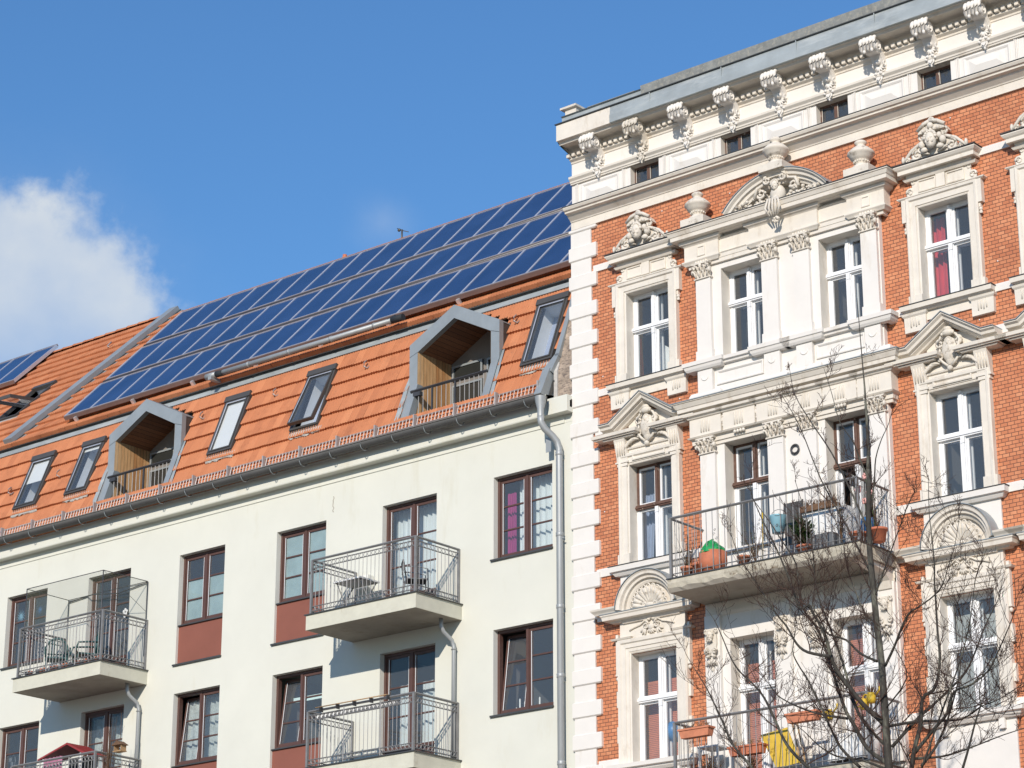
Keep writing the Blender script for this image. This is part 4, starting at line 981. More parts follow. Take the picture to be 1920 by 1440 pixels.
def arc(xc, zc, r, a0, a1, n): return [(xc + r * cos(a0 + (a1 - a0) * k / n), zc + r * sin(a0 + (a1 - a0) * k / n)) for k in range(n + 1)]
def surround_U(xc):
    b = MB(); w = .48
    b.sweep(frame_path(xc - w, xc + w, 9.62, 11.53), [(0, 0), (0, .05), (.02, .06), (.03, .055), (.035, .07), (.09, .075), (.1, .095), (.17, .1), (.19, .125), (.24, .13), (.26, .1), (.26, 0)], 0)
    for q in (-1, 1):
        xe = xc + q * (w + .26)
        b.box(min(xe, xe + q * .05), max(xe, xe + q * .05), -.08, 0, 11.2, 11.9); b.box(min(xe, xe + q * .06), max(xe, xe + q * .06), -.085, 0, 11.17, 11.2); b.ell((xe + q * .03, -.05, 11.12), (.03, .04, .04))
        for z in (10.0, 10.62): b.box(min(xe, xe + q * .05), max(xe, xe + q * .05), -.07, 0, z, z + .28)
        b.mould(xc + q * .64 - .09, xc + q * .64 + .09, 0, [(0, 11.79), (.12, 11.79), (.14, 11.82), (.0, 11.83)])
    b.box(xc - .7, xc + .7, -.07, 0, 11.79, 12.12); b.mould(xc - .5, xc + .5, 0, [(.07, 12.06), (.11, 12.07), (.13, 12.11), (.05, 12.12)])
    w_ = b.build('window_surround', 'stucco', HR)
    b = MB(); b.mould(xc - .72, xc + .72, 0, [(0, 12.10), (.13, 12.10), (.15, 12.13), (.24, 12.14), (.25, 12.20), (.27, 12.22), (.27, 12.24), (0, 12.25)]); flash(b, xc - .72, xc + .72, 12.242, .27, 1)
    for q in (-1, 1): b.mould(xc + q * .78 - .13, xc + q * .78 + .13, 0, [(0, 12.26), (.22, 12.26), (.24, 12.29), (.28, 12.33), (.29, 12.36), (0, 12.37)], q < 0, q > 0)
    A = arc(xc, 12.27, .44, pi, 0, 22); b.sweep(A, [(0, 0), (0, .12), (.03, .14), (.06, .15), (.07, .2), (.11, .21), (.13, .26), (.17, .27), (.19, .29), (.2, 0)], 0, smooth=False)
    b.poly([(xc - .44, 12.27)] + A[1:-1] + [(xc + .44, 12.27)], -.06, 0); b.sweep(A, [(.2, 0), (.202, .3), (.213, .3), (.215, 0)], 0, 1)
    b.build('arched_pediment', ['stucco', 'zinc'], w_)
    b = MB()                                               # scallop shell
    for k in range(11):
        a = pi * (k + .5) / 11; r_ = .36
        b.tube([(xc + t * r_ * cos(a), -.07 - .1 * t, 12.285 + t * r_ * sin(a)) for t in (.12, .4, .7, .93)], [.018, .03, .042, .05], 0, 6)
        b.ring((xc + r_ * .98 * cos(a), -.17, 12.285 + r_ * .98 * sin(a)), .038, .016, 0, 'y', 8)
    b.ell((xc, -.13, 12.31), (.1, .05, .05)); b.curl((xc - .12, 12.32), .05, 1.2, -.13, .02, .01, 0, 1); b.curl((xc + .12, 12.32), .05, 1.2, -.13, .02, .01, pi, -1); b.build('carved_shell', 'stucco_old', w_)
    b = MB(); s = .85
    for q in (-1, 1):
        b.curl((xc + q * .12, 11.97), .07, 1.5, -.1, .024, .012, pi / 2, q); b.tube([(xc + q * t, -.09, 11.98 + h) for t, h in ((.04, .09), (.14, .08), (.24, .02), (.38, -.01), (.48, -.05))], [.02, .02, .018, .016, .012], 0, 5)
        for k in range(3): b.leaf((xc + q * .12, 11.92), -pi / 2 + q * (.2 + .5 * k), .14, .024, -.08)
        b.ell((xc + q * .05, -.1, 12.07), (.04, .03, .03))
    b.ell((xc, -.1, 11.93), (.07, .04, .06)); b.ell((xc, -.1, 12.1), (.05, .04, .03))
    for k in range(5): b.leaf((xc, 11.92), -pi / 2 + (k - 2) * .4, .12, .024, -.08)
    b.build('carved_scrolls', 'stucco_old', w_)
    b = MB(); b.mould(xc - .72, xc + .72, 0, [(0, 9.46), (.1, 9.46), (.14, 9.5), (.15, 9.53), (.2, 9.54), (.21, 9.61), (0, 9.63)]); b.box(xc - .72, xc + .72, -.035, 0, 8.6, 9.46)
    for q in (-.5, .5): b.box(xc + q - .05, xc + q + .05, -.1, 0, 9.3, 9.46)
    b.build('window_sill', 'stucco_w', w_)
for x in XC: surround_U(x)

# ---- centre bay, upper storey
PX = [(-24.08, -23.77), (-22.68, -22.36), (-22.02, -21.7), (-20.66, -20.35)]
def capital(b, x0, x1, z0, z1, y):
    xm = (x0 + x1) / 2; w = (x1 - x0) / 2; h = z1 - z0
    b.box(x0 + .01, x1 - .01, y - .03, y + .06, z0, z1 - .02); b.mould(x0 - .01, x1 + .01, y, [(0, z0 - .005), (.015, z0), (.015, z0 + .025), (0, z0 + .03)], yb=y + .06)
    for r_ in (0, 1):
        for k in range(4 + r_):
            x = x0 + (x1 - x0) * (k + .5) / (4 + r_); zz = z0 + .03 + r_ * h * .3
            dx_ = (x - xm) * .12; b.tube([(x, y - .03, zz), (x + dx_, y - .045, zz + h * .2), (x + dx_ * 2, y - .08 - .015 * r_, zz + h * .34), (x + dx_ * 2.4, y - .10 - .015 * r_, zz + h * .27)], [.022, .026, .024, .014], 0, 5)
    for q in (-1, 1): b.curl((xm + q * (w - .01), z1 - .075), .045, 1.5, y - .07, .02, .012, pi / 2, q); b.ell((xm + q * (w + .02), y - .04, z0 + h * .45), (.03, .05, .05))
    b.ell((xm, y - .08, z1 - .06), (.035, .03, .035)); b.poly([(x0 - .045, z1), (x1 + .045, z1), (x1 + .03, z1 - .03), (x0 - .03, z1 - .03)], y - .085, y + .06)
def beads(b, x0, x1, z, y, n=5, r_=.028):
    for k in range(n): b.ell((x0 + (x1 - x0) * (k + .5) / n, y, z), (r_, r_, r_ * 1.15), 0, 7, 5)
def pilasters(z0, z1, zc):
    out = []
    for x0, x1 in PX:
        b = MB(); b.box(x0, x1, -.17, YB, z0 + .18, z1); b.box(x0 - .02, x1 + .02, -.185, YB, z0, z0 + .18); o = b.build('pilaster', 'stucco_w', HR)
        if zc: b = MB(); capital(b, x0, x1, z1, zc, -.17); b.build('capital', 'stucco_old', o)
        out.append(o)
    return out
pilasters(16.48, 18.0, 18.29)
b = MB()                                                     # entablature with blocks over the pilasters
b.mould(-24.08, -20.35, 0, [(.1, 18.24), (.15, 18.24), (.155, 18.31), (.165, 18.315), (.17, 18.38), (.19, 18.40), (.15, 18.415), (.15, 18.66), (.18, 18.68), (.1, 18.7)])
for x0, x1 in ((-24.09, -23.76), (-22.7, -21.68), (-20.68, -20.34)):
    b.mould(x0, x1, 0, [(.1, 18.30), (.19, 18.30), (.21, 18.33), (.235, 18.36), (.235, 18.38), (.20, 18.39), (.20, 18.66), (.22, 18.68), (.26, 18.70), (.28, 18.745), (.1, 18.75)])
for x0, x1 in (PX[0], PX[3]): b.sweep([(x0 + .07, 18.43), (x1 - .07, 18.43), (x1 - .07, 18.62), (x0 + .07, 18.62)], [(0, .2), (0, .215), (.018, .218), (.028, .2)], 0, closed=True)
for x0, x1 in PX: beads(b, x0 + .02, x1 - .02, 18.305, -.21)
b.mould(-24.08, -20.35, 0, [(.1, 18.74), (.26, 18.745), (.28, 18.76), (.38, 18.765), (.385, 18.83), (.40, 18.84), (.43, 18.9), (.45, 18.91), (.45, 18.925), (0, 18.94)]); 
b.build('bay_entablature', 'stucco', HR)
b = MB(); flash(b, -24.08, -20.35, 18.93, .45, 0); b.build('bay_cornice_flashing', 'zinc_dark', HR)
# segmental pediment
xc = -22.2; r_ = 1.30; h = .50; zc = 18.94 + h - r_; al = math.acos((r_ - h) / r_); A = arc(xc, zc, r_, pi / 2 + al, pi / 2 - al, 26)
b = MB(); b.sweep(A, [(-.14, 0), (-.14, .24), (-.1, .26), (-.08, .3), (-.03, .31), (-.02, .36), (.02, .37), (.05, .42), (.07, .43), (.08, 0)], 0); b.sweep(A, [(.081, -.3), (.081, .44), (.095, .44), (.1, -.3)], 0, 1)
b.poly([(p[0], p[1] - .02) for p in A], -.10, .02, 0)
b.build('segmental_pediment', ['stucco', 'zinc'], HR)
b = MB()
random.seed(3)
for q in (-1, 1):
    for k in range(46):                                       # fruit and flower swags
        t = random.random(); x = xc + q * (.2 + .72 * t); z = 18.98 + random.random() * (.24 - .17 * t); rr = random.uniform(.022, .04); b.ell((x, -.22 - random.random() * .12, z), (rr, rr, rr * .9), 0, 7, 5)
    for k in range(8): b.leaf((xc + q * (.15 + .1 * k), 18.98), pi / 2 - q * random.uniform(.6, 1.5), .15, .025, -.25)
    b.curl((xc + q * .34, 19.2), .11, 1.6, -.3, .034, .018, pi / 2, -q); b.curl((xc + q * .16, 19.37), .08, 1.5, -.38, .03, .016, pi / 2, -q)
    b.tube([(xc + q * t_, -.33, z_) for t_, z_ in ((.46, 19.12), (.40, 19.3), (.25, 19.34), (.18, 19.46), (.05, 19.52))], .032, 0, 6)
b.ell((xc, -.28, 19.10), (.15, .12, .18), 0, 14, 10); b.ell((xc, -.36, 18.88), (.11, .08, .18), 0, 12, 8); face(b, (xc, -.38, 19.24), .1)
for k in range(5): b.tube([(xc + (k - 2) * .05, -.46, 18.98), (xc + (k - 2) * .075, -.48, 18.8), (xc + (k - 2) * .04, -.45, 18.66)], [.02, .024, .014], 0, 6)
for k in range(12): b.ell((xc + random.uniform(-.08, .08), -.42 + random.random() * .04, 18.63 - random.random() * .08), (.025, .025, .025), 0, 7, 5)
b.build('pediment_carving', 'stucco_old', HR)
UR = [(.165, 0), (.165, .12), (.15, .13), (.12, .15), (.10, .19), (.13, .205), (.10, .225), (.16, .26), (.20, .31), (.22, .36), (.245, .385), (.235, .42), (.20, .46), (.15, .51), (.09, .55), (.07, .58), (.1, .60), (.11, .64), (.08, .67), (.0, .68)]
for x, z, y, s in ((-23.92, 18.95, -.27, .98), (-20.5, 18.95, -.27, .98), (-22.2, 19.50, -.3, .98)):
    b = MB(); b.box(x - .25, x + .25, y - .2, y + .2, z, z + .13); b.lathe((x, y, z + .07), [(p[0] * s, p[1] * s * .9) for p in UR], 0, 22)
    for k in range(16): a = 2 * pi * k / 16; b.ell((x + .125 * cos(a), y + .125 * sin(a), z + .265), (.022, .022, .022), 0, 6, 4)
    b.build('stone_urn', 'stucco_old', HR)
# sills and pedestals under the upper pair
b = MB()
for x0, x1 in ((-24.08, -22.36), (-22.02, -20.35)):
    b.mould(x0 + .02, x1 - .02, 0, [(.1, 16.33), (.16, 16.34), (.17, 16.38), (.21, 16.39), (.215, 16.45), (.1, 16.475)])
for x0, x1 in PX:
    b.mould(x0, x1, 0, [(.1, 16.30), (.21, 16.30), (.235, 16.335), (.25, 16.38), (.27, 16.39), (.275, 16.46), (.1, 16.48)])
    b.box(x0 + .0, x1 - .0, -.18, YB, 15.86, 16.30); b.mould(x0 + .02, x1 - .02, 0, [(.1, 15.76), (.2, 15.76), (.2, 15.84), (.17, 15.9), (.1, 15.92)]); xm = (x0 + x1) / 2
    b.tube([(xm + .07 * cos(a), -.183, 16.17 + .07 * sin(a)) for a in [pi + pi * k / 8 for k in range(9)]], .011, 0, 5)
for x0, x1 in ((-23.72, -22.74), (-21.66, -20.7)): b.sweep([(x0, 15.98), (x1, 15.98), (x1, 16.24), (x0, 16.24)], [(0, .1), (0, .125), (.02, .13), (.04, .115), (.05, .1)], 0, closed=True)
b.build('bay_sills', 'stucco_w', HR)
# middle entablature with fluted blocks, rosettes and cornice
b = MB()
b.mould(-24.08, -20.35, 0, [(.1, 14.90), (.13, 14.905), (.135, 14.96), (.16, 14.965), (.165, 15.04), (.19, 15.06), (.19, 15.08), (.15, 15.085), (.15, 15.45), (.17, 15.46), (.1, 15.47)])
TG = [-23.925, -23.22, -22.52, -21.86, -21.18, -20.505]
for x in TG:
    b.mould(x - .115, x + .115, 0, [(.1, 15.09), (.215, 15.09), (.215, 15.41), (.24, 15.42), (.26, 15.45), (.30, 15.46), (.31, 15.5), (.1, 15.52)])
    for k in range(4): b.tube([(x - .08 + k * .053, -.22, 15.37), (x - .08 + k * .053, -.22, 15.15)], .014, 0, 5)
    b.mould(x - .12, x + .12, 0, [(.1, 15.055), (.23, 15.06), (.25, 15.085), (.1, 15.095)]); beads(b, x - .12, x + .12, 15.025, -.21, 4, .03)
b.mould(-24.08, -20.35, 0, [(.1, 15.5), (.21, 15.505), (.23, 15.53), (.34, 15.54), (.345, 15.60), (.36, 15.61), (.4, 15.68), (.42, 15.69), (.42, 15.705), (0, 15.76)])
b.build('middle_entablature', 'stucco', HR)
b = MB(); b.mould(-24.08, -20.35, 0, [(.1, 15.706), (.435, 15.706), (.435, 15.72), (.12, 15.775), (.1, 15.775)]); b.build('middle_cornice_flashing', 'zinc', HR)
for x in (-23.57, -22.87, -21.52, -20.84):
    b = MB(); b.ring((x, -.16, 15.28), .11, .02, 0, 'y', 16); face(b, (x, -.17, 15.28), .075)
    for k in range(12): a = 2 * pi * k / 12; b.ell((x + .085 * cos(a), -.18, 15.28 + .085 * sin(a)), (.026, .03, .026), 0, 6, 4)
    b.build('lion_rosette', 'stucco_old', HR)
pilasters(12.38, 14.76, 15.04)
b = MB(); b.ring((-22.16, -.13, 14.49), .075, .02, 0, 'y', 18); b.build('iron_ring', 'rail_dark', HR)
b = MB()
for x0, x1 in ((-23.61, -22.7),): b.box(x0 - .03, x1 + .03, -.16, YB, 12.95, 13.0)
b.build('window_ledge', 'stucco_w', HR)
# lower storey of the bay under the balcony
pl_ = pilasters(9.0, 11.9, None)
for (x0, x1) in PX:
    xm = (x0 + x1) / 2; b = MB(); y = -.19
    b.poly([(xm - .1, 11.66), (xm + .1, 11.66), (xm + .11, 11.4), (xm + .07, 11.2), (xm - .07, 11.2), (xm - .11, 11.4)], y - .02, -.17)
    face(b, (xm, y - .05, 11.53), .09, beard=True)
    for q in (-1, 1): b.curl((xm + q * .08, 11.27), .05, 1.3, y - .04, .022, .012, pi / 2, -q); b.ell((xm + q * .06, y - .03, 11.18), (.04, .05, .025)); b.curl((xm + q * .09, 11.62), .04, 1.3, y - .03, .02, .01, -pi / 2, q)
    for k in range(5): b.leaf((xm + (k - 2) * .02, 11.14), -pi / 2 + (k - 2) * .25, .13, .024, y - .01)
    b.ell((xm, y, 10.98), (.02, .02, .05)); b.build('mask_ornament', 'stucco_old', HR)
b = MB(); b.mould(-24.08, -20.35, 0, [(.1, 11.88), (.12, 11.89), (.135, 11.92), (.14, 11.95), (.12, 11.96), (.12, 12.1), (.1, 12.11)], False, False)
for x in (-20.505,):
    b.polyx([(-.1, 11.75), (-.2, 11.78), (-.24, 11.9), (-.38, 12.02), (-.75, 12.08), (-.9, 12.12), (-.1, 12.12)], x - .12, x + .12)
b.build('balcony_corbels', 'stucco', HR)

# ---- balconies of the bay
def rbalcony(z):
    x0, x1, d = -24.1, -20.33, 1.17; b = MB(); n = 40; random.seed(5)
    # crumbling front edge: irregular lower arris
    vs = []
    for k in range(n + 1):
        x = x0 + (x1 - x0) * k / n; e = random.uniform(0, .035) if k % 3 else random.uniform(.0, .05)
        vs += [(x, -d, z - .02), (x, -d - .004, z - .09), (x, -d + random.uniform(0, .02), z - .19 + e), (x, -d + .05, z - .235), (x, -.1, z - .24)]
    fs = [(k * 5 + j, k * 5 + j + 1, k * 5 + j + 6, k * 5 + j + 5) for k in range(n) for j in range(4)]
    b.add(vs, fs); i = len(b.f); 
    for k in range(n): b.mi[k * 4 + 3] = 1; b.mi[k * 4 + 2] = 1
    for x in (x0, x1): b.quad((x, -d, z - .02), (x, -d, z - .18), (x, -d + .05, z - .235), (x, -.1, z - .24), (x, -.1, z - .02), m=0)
    b.box(x0 - .02, x1 + .02, -d - .02, -.1, z - .02, z, 2)
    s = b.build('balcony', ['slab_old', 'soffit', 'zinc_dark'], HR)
    b = MB(); railing(b, x0 + .04, x1 - .04, -d + .06, z + .0, z + 1.05, False, .035)
    for k in range(12):                                       # little iron scrolls between the bars
        if k % 3 == 1: continue
        x = x0 + .35 + k * .3; b.curl((x - .03, z + .62), .03, 1.2, -d + .06, .005, .004, 0, 1, n=9, seg=4); b.curl((x + .03, z + .55), .03, 1.2, -d + .06, .005, .004, pi, 1, n=9, seg=4); b.curl((x, z + .7), .025, 1.1, -d + .06, .005, .004, pi, 1, n=9, seg=4)
    b.build('railing', 'rail', s)
M['slab_old'] = mat('crumbling_slab_edge', (.50, .46, .37), .9, 0, .2, 3, ((.16, .12, .08), 4, .56, .66, (1, 1, .8)), bmp=.8, bscale=18)
rbalcony(12.36); rbalcony(8.88)
b = MB()                                                     # small white dowels on the brick
for x, z in ((-24.9, 19.62), (-23.4, 19.55), (-22.5, 19.5), (-20.9, 19.6), (-18.9, 19.66), (-24.6, 15.95), (-26.3, 16.75), (-18.6, 15.98), (-17.9, 13.5), (-18.2, 16.9), (-26.3, 14.2)): b.ell((x, -.01, z), (.014, .012, .014), 0, 6, 4)
b.build('wall_plugs', 'white', HR)
# ================================================================== CURTAINS AND BLINDS
W5, D4 = (-28.9, -27.5), (-31.7, -30.31)
curtain(-28.86, -28.66, 13.8, 15.1, .36, 'magenta', 'magenta curtain pulled aside in the top right window of the cream house', 3)
curtain(-28.6, -27.4, 13.8, 15.3, .40, 'curtain', 'white sheer curtain in the top right window of the cream house', 9)
curtain(-31.72, -30.35, 13.1, 15.28, .42, 'curtain', 'pale sheer curtain behind the upper balcony door beside the grey chair', 11)
for a, c, t in ((-31.55, -31.2, 'left pleated white drape with a black band in the lower balcony door'), (-30.98, -30.5, 'right pleated white drape with a black band in the lower balcony door')):
    curtain(a, c, 10.2, 11.86, .42, 'curtain', t, 3, bands=[(11.66, 11.71)], amp=.05)
curtain(-37.4, -36.15, 10.9, 12.35, .38, 'lace', 'patterned lace curtain in the tilted window left of the long downpipe row', 8)
curtain(-40.25, -39.05, 10.2, 12.35, .40, 'lace', 'greenish net curtain behind the lower left balcony door', 6)
b = MB(); b.box(-34.9, -33.3, .9, .95, 12.08, 12.16); tag(b.build('ceiling_tube_light', 'lamp'), 'bright tube light glowing inside the tilted window beside the lower balcony', 'lamp')
curtain(-25.86, -25.74, 16.5, 17.5, .48, 'red', 'thin red curtain edge in the upper left window of the brick house', 2, slant=-.05)
curtain(-19.73, -19.4, 16.5, 18.15, .46, 'red', 'bright red curtain in the top window right of the domed bay', 3, amp=.04)
curtain(-19.78, -19.6, 13.12, 14.0, .46, 'red', 'narrow red curtain in the middle window right of the large bay', 2, slant=-.12)
curtain(-25.86, -25.62, 13.12, 14.5, .48, 'bluecloth', 'blue grey curtain in the brown framed window left of the balcony', 3, slant=.08)
b = MB(); b.add([(-25.4, .46, 16.5), (-25.05, .46, 16.5), (-25.05, .46, 17.1), (-25.4, .46, 17.35), (-25.4, .47, 16.5), (-25.05, .47, 16.5), (-25.05, .47, 17.1), (-25.4, .47, 17.35)], [(0, 1, 2, 3), (4, 5, 6, 7), (0, 1, 5, 4), (2, 3, 7, 6)])
tag(b.build('folded_blind', 'blind'), 'white folded blind standing in the upper left window of the brick house', 'blind')
b = MB(); b.add([(-25.5, .46, 13.12), (-25.1, .46, 13.12), (-25.1, .46, 14.0), (-25.5, .46, 14.25), (-25.5, .47, 13.12), (-25.1, .47, 13.12), (-25.1, .47, 14.0), (-25.5, .47, 14.25)], [(0, 1, 2, 3), (4, 5, 6, 7), (0, 1, 5, 4), (2, 3, 7, 6)])
tag(b.build('folded_blind', 'blind'), 'white folded blind in the brown framed window left of the balcony', 'blind')
def venetian(x0, x1, z0, z1, y, label):
    b = MB(); z = z1
    while z > z0: b.add([(x0, y, z), (x1, y, z), (x1, y + .008, z + .028), (x0, y + .008, z + .028), (x0, y + .003, z), (x1, y + .003, z), (x1, y + .011, z + .028), (x0, y + .011, z + .028)], [(0, 1, 2, 3), (4, 5, 6, 7), (0, 1, 5, 4)]); z -= .032
    b.box(x0, x1, y, y + .04, z1 + .02, z1 + .06)
    tag(b.build('slatted_blind', 'slat', recalc=False), label, 'blind', 'brown slatted blinds in the lowest windows')
venetian(-25.82, -24.8, 9.65, 11.05, .43, 'brown slatted blind in the lowest window next to the white corner blocks')
venetian(-23.75, -22.65, 9.1, 11.05, .42, 'brown slatted blind behind the left window of the lower bay')
venetian(-21.7, -20.6, 9.1, 11.25, .42, 'brown slatted blind behind the right window of the lower bay')
for a, c, z, t in ((-19.6, -19.15, 11.3, 'left grey roller blind in the lowest window behind the tree branches'), (-19.08, -18.6, 11.25, 'right grey roller blind in the lowest window behind the tree branches')):
    b = MB(); b.box(a, c, .42, .43, 9.75, z); b.tube([(a, .425, 9.75), (c, .425, 9.75)], .012, 0, 6); tag(b.build('roller_blind', 'greyblind'), t, 'blind')
b = MB(); b.ell((-25.17, .36, 10.17), (.14, .14, .17), 0, 16, 10); b.ell((-25.17, .36, 9.99), (.02, .02, .02)); tag(b.build('balloon', 'blue'), 'blue balloon inside the lowest window next to the white corner blocks', 'balloon')
# candles and gourd on the inner sill
b = MB(); b.box(-28.9, -27.5, .24, .5, 10.84, 10.88); b.build('inner_sill', 'brownf', HL)
for k, (x, h) in enumerate(((-28.6, .15), (-28.52, .3), (-28.4, .24), (-28.06, .27))):
    b = MB(); b.lathe((x, .3, 10.88), [(.016, 0), (.016, h - .01), (.008, h), (0, h + .01)], 0, 8); b.lathe((x, .3, 10.88), [(.03, 0), (.03, .012), (.0, .014)], 0, 8)
    tag(b.build('candle', 'candle'), ('shortest white candle, leftmost in the lower right tilted window', 'tallest white candle in the lower right tilted window', 'white candle just left of the middle post of the tilted window', 'lone white candle right of the middle post beside the gourd')[k], 'candle', 'candles on the window sill')
b = MB()
for k in range(10): a = 2 * pi * k / 10; b.ell((-27.92 + .035 * cos(a), .3 + .035 * sin(a), 10.93), (.04, .04, .05), 0, 8, 6)
b.tube([(-27.92, .3, 10.97), (-27.91, .3, 11.0)], .008); tag(b.build('gourd', 'pumpkin'), 'small orange gourd on the sill beside the candles', 'gourd')
for (x, z, r_, m, t) in ((-42.68, 14.95, .17, 'sky_blue', 'pale blue paper star hung in the top left window'), (-42.05, 15.0, .12, 'blue', 'smaller dark blue paper star hung in the right pane of the top left window')):
    b = MB()
    for k in range(14): a = 2 * pi * k / 14; b.add([(x, .23, z), (x + .3 * r_ * cos(a - .12), .24, z + .3 * r_ * sin(a - .12)), (x + r_ * cos(a), .235, z + r_ * sin(a)), (x + .3 * r_ * cos(a + .12), .24, z + .3 * r_ * sin(a + .12)), (x, .25, z)], [(0, 1, 2, 3), (4, 1, 2), (4, 2, 3)])
    tag(b.build('paper_star', m, recalc=False), t, 'ornament')
b = MB(); b.ring((-42.72, .24, 11.75), .17, .012, 0, 'y', 20); b.ell((-42.72, .24, 11.8), (.06, .01, .06)); b.ell((-42.66, .24, 11.7), (.05, .01, .05)); tag(b.build('hanging_ornament', 'grey_plastic'), 'round glass ornament hanging in the bottom left window', 'ornament')
b = MB()
for k in range(5): a = 2 * pi * k / 5 + .3; b.ell((-39.1 + .05 * cos(a), .1, 14.45 + .05 * sin(a)), (.035, .012, .035))
b.ell((-39.1, .09, 14.36), (.035, .012, .05)); tag(b.build('paper_angel', 'white'), 'little white paper figure on the upper left balcony door', 'ornament')

# ================================================================== THINGS ON THE CREAM HOUSE'S BALCONIES
ZA = 13.06
# net cage
t = thing('net_cage', (-39.5, -.6, ZA + 1.05), 'thin wire frame with see-through netting standing over the upper left balcony', 'netting'); b = MB()
C = {'fl': (-40.72, -1.22, 14.95), 'fr': (-38.32, -1.22, 14.95), 'wl': (-40.78, -.03, 14.95), 'wr': (-38.3, -.03, 14.95)}
for p, q in (('fl', 'fr'), ('fr', 'wr'), ('wr', 'wl'), ('wl', 'fl')): b.tube([C[p], C[q]], .009, 0, 5)
for k in C: b.tube([C[k], (C[k][0], C[k][1], ZA + .3)], .012, 0, 5)
b.tube([(-40.78, -.03, 14.9), (-40.0, -.03, 14.95), (-39.2, -.03, 14.84), (-38.3, -.03, 14.93)], .012, 0, 5); b.tube([C['fr'], (-38.3, -.03, 14.3)], .005, 0, 4); b.build('wire_frame', 'rail_dark', t)
b = MB(); b.quad(C['fl'], C['fr'], (-38.32, -1.22, 14.1), (-40.72, -1.22, 14.1)); b.quad(C['fr'], C['wr'], (-38.3, -.03, 14.1), (-38.32, -1.22, 14.1)); b.quad(C['fl'], C['fr'], C['wr'], C['wl']); b.quad(C['fl'], C['wl'], (-40.78, -.03, 14.1), (-40.72, -1.22, 14.1))
m_, nt, bs, N, L = newmat('fine_netting'); N.remove(bs); tr = N.new('ShaderNodeBsdfTransparent'); df = N.new('ShaderNodeBsdfDiffuse'); df.inputs[0].default_value = (.2, .23, .17, 1); mx = N.new('ShaderNodeMixShader'); mx.inputs[0].default_value = .13
L.new(tr.outputs[0], mx.inputs[1]); L.new(df.outputs[0], mx.inputs[2]); L.new(mx.outputs[0], N['Material Output'].inputs[0]); M['net'] = m_
b.build('netting', 'net', t, recalc=False)
def garden_chair(x, y, z, rz, label):
    t = thing('garden_chair', (x, y, z), label, 'chair', 'green chairs on the left balcony'); t.rotation_euler = (0, 0, rz); o = (x, y, z)
    def P(b): b.move(0, lambda p: (p[0] + x, p[1] + y, p[2] + z)); return b
    b = MB(); b.box(-.23, .23, -.22, .22, .41, .44); P(b).build('seat', 'chair', t)
    b = MB(); A_ = arc(0, .72, .22, 0, pi, 12); b.tube([(.22, .24, .44)] + [(p[0], .27, p[1]) for p in A_] + [(-.22, .24, .44)], .022, 0, 6)
    for k in range(7): q = (k - 3) * .055; b.tube([(q, .23, .44), (q, .27, .72 + sqrt(max(0, .22 ** 2 - q * q)))], .011, 0, 4)
    b.tube([(-.22, .26, .6), (.22, .26, .6)], .012, 0, 4); P(b).build('backrest', 'chair', t)
    for q in (-1, 1):
        b = MB(); b.tube([(q * .23, .26, .68), (q * .26, .05, .67), (q * .26, -.2, .64), (q * .25, -.24, .5), (q * .24, -.22, .43)], .02, 0, 6); P(b).build('armrest', 'chair', t)
        for r_ in (-1, 1): b = MB(); b.tube([(q * .2, r_ * .19, .42), (q * .25, r_ * .24, 0)], [.026, .018], 0, 6); P(b).build('leg', 'chair', t)
garden_chair(-40.35, -.62, ZA, .9, 'green plastic armchair at the left end of the caged balcony')
garden_chair(-39.6, -.5, ZA, -.5, 'green plastic armchair with round slatted back near the balcony door')
def pot(name, x, y, z, r_, h, label, mt='terracotta', group=None, cat='flower pot', rim=True):
    t = thing(name, (x, y, z), label, cat, group); b = MB()
    b.lathe((x, y, z), [(0, 0), (r_ * .68, 0), (r_ * .95, h * .82), (r_ * 1.04, h * .82), (r_ * 1.06, h), (r_ * .92, h), (r_ * .9, h * .85), (0, h * .85)] if rim else [(0, 0), (r_ * .75, 0), (r_, h * .5), (r_ * .97, h), (r_ * .88, h), (0, h * .9)], 0, 18); b.build('pot_body', mt, t); return t
for k in range(21):
    x = -40.72 + k * .115
    if k in (2, 6, 9, 13, 17): continue
    if k % 3 == 0: m_ = 'grey_plastic'
    else: m_ = 'terracotta'
    pot('flower_pot', x, -1.08, ZA + .0, .05, .14, ('small terracotta pot' if m_ == 'terracotta' else 'small dark pot') + ' in the row behind the rings of the upper left balcony', m_, 'small %s pots in a row on the upper left balcony' % ('terracotta' if m_ == 'terracotta' else 'dark'))
def twiggy(b, c, n, h, spread, r_=.006, leafm=None, lr=.02, nl=6, up=1.):
    for k in range(n):
        a = random.uniform(0, 2 * pi); s = random.random(); p = Vector(c); pts = [tuple(p)]; d = Vector((cos(a) * spread * s, sin(a) * spread * s, h * random.uniform(.5, 1.)))
        for j in range(1, 5): f = j / 4; pts.append((c[0] + d.x * f ** 1.3 + random.uniform(-.01, .01), c[1] + d.y * f ** 1.3, c[2] + d.z * f * up - (1 - up) * f * f * h))
        b.tube(pts, [r_, r_ * .8, r_ * .6, r_ * .5, r_ * .3], 0, 3, False)
        if leafm is not None:
            for j in range(nl):
                f = random.uniform(.25, 1); q = pts[min(4, int(f * 4))]; a2 = random.uniform(0, 2 * pi); e = random.uniform(-.6, .9); dl = Vector((cos(a2) * cos(e), sin(a2) * cos(e), sin(e))) * lr * random.uniform(1, 2); sd = dl.cross(Vector((.3, .2, 1))).normalized() * lr * .35
                b.add([q, tuple(Vector(q) + dl * .5 + sd), tuple(Vector(q) + dl), tuple(Vector(q) + dl * .5 - sd)], [(0, 1, 2, 3)], leafm)
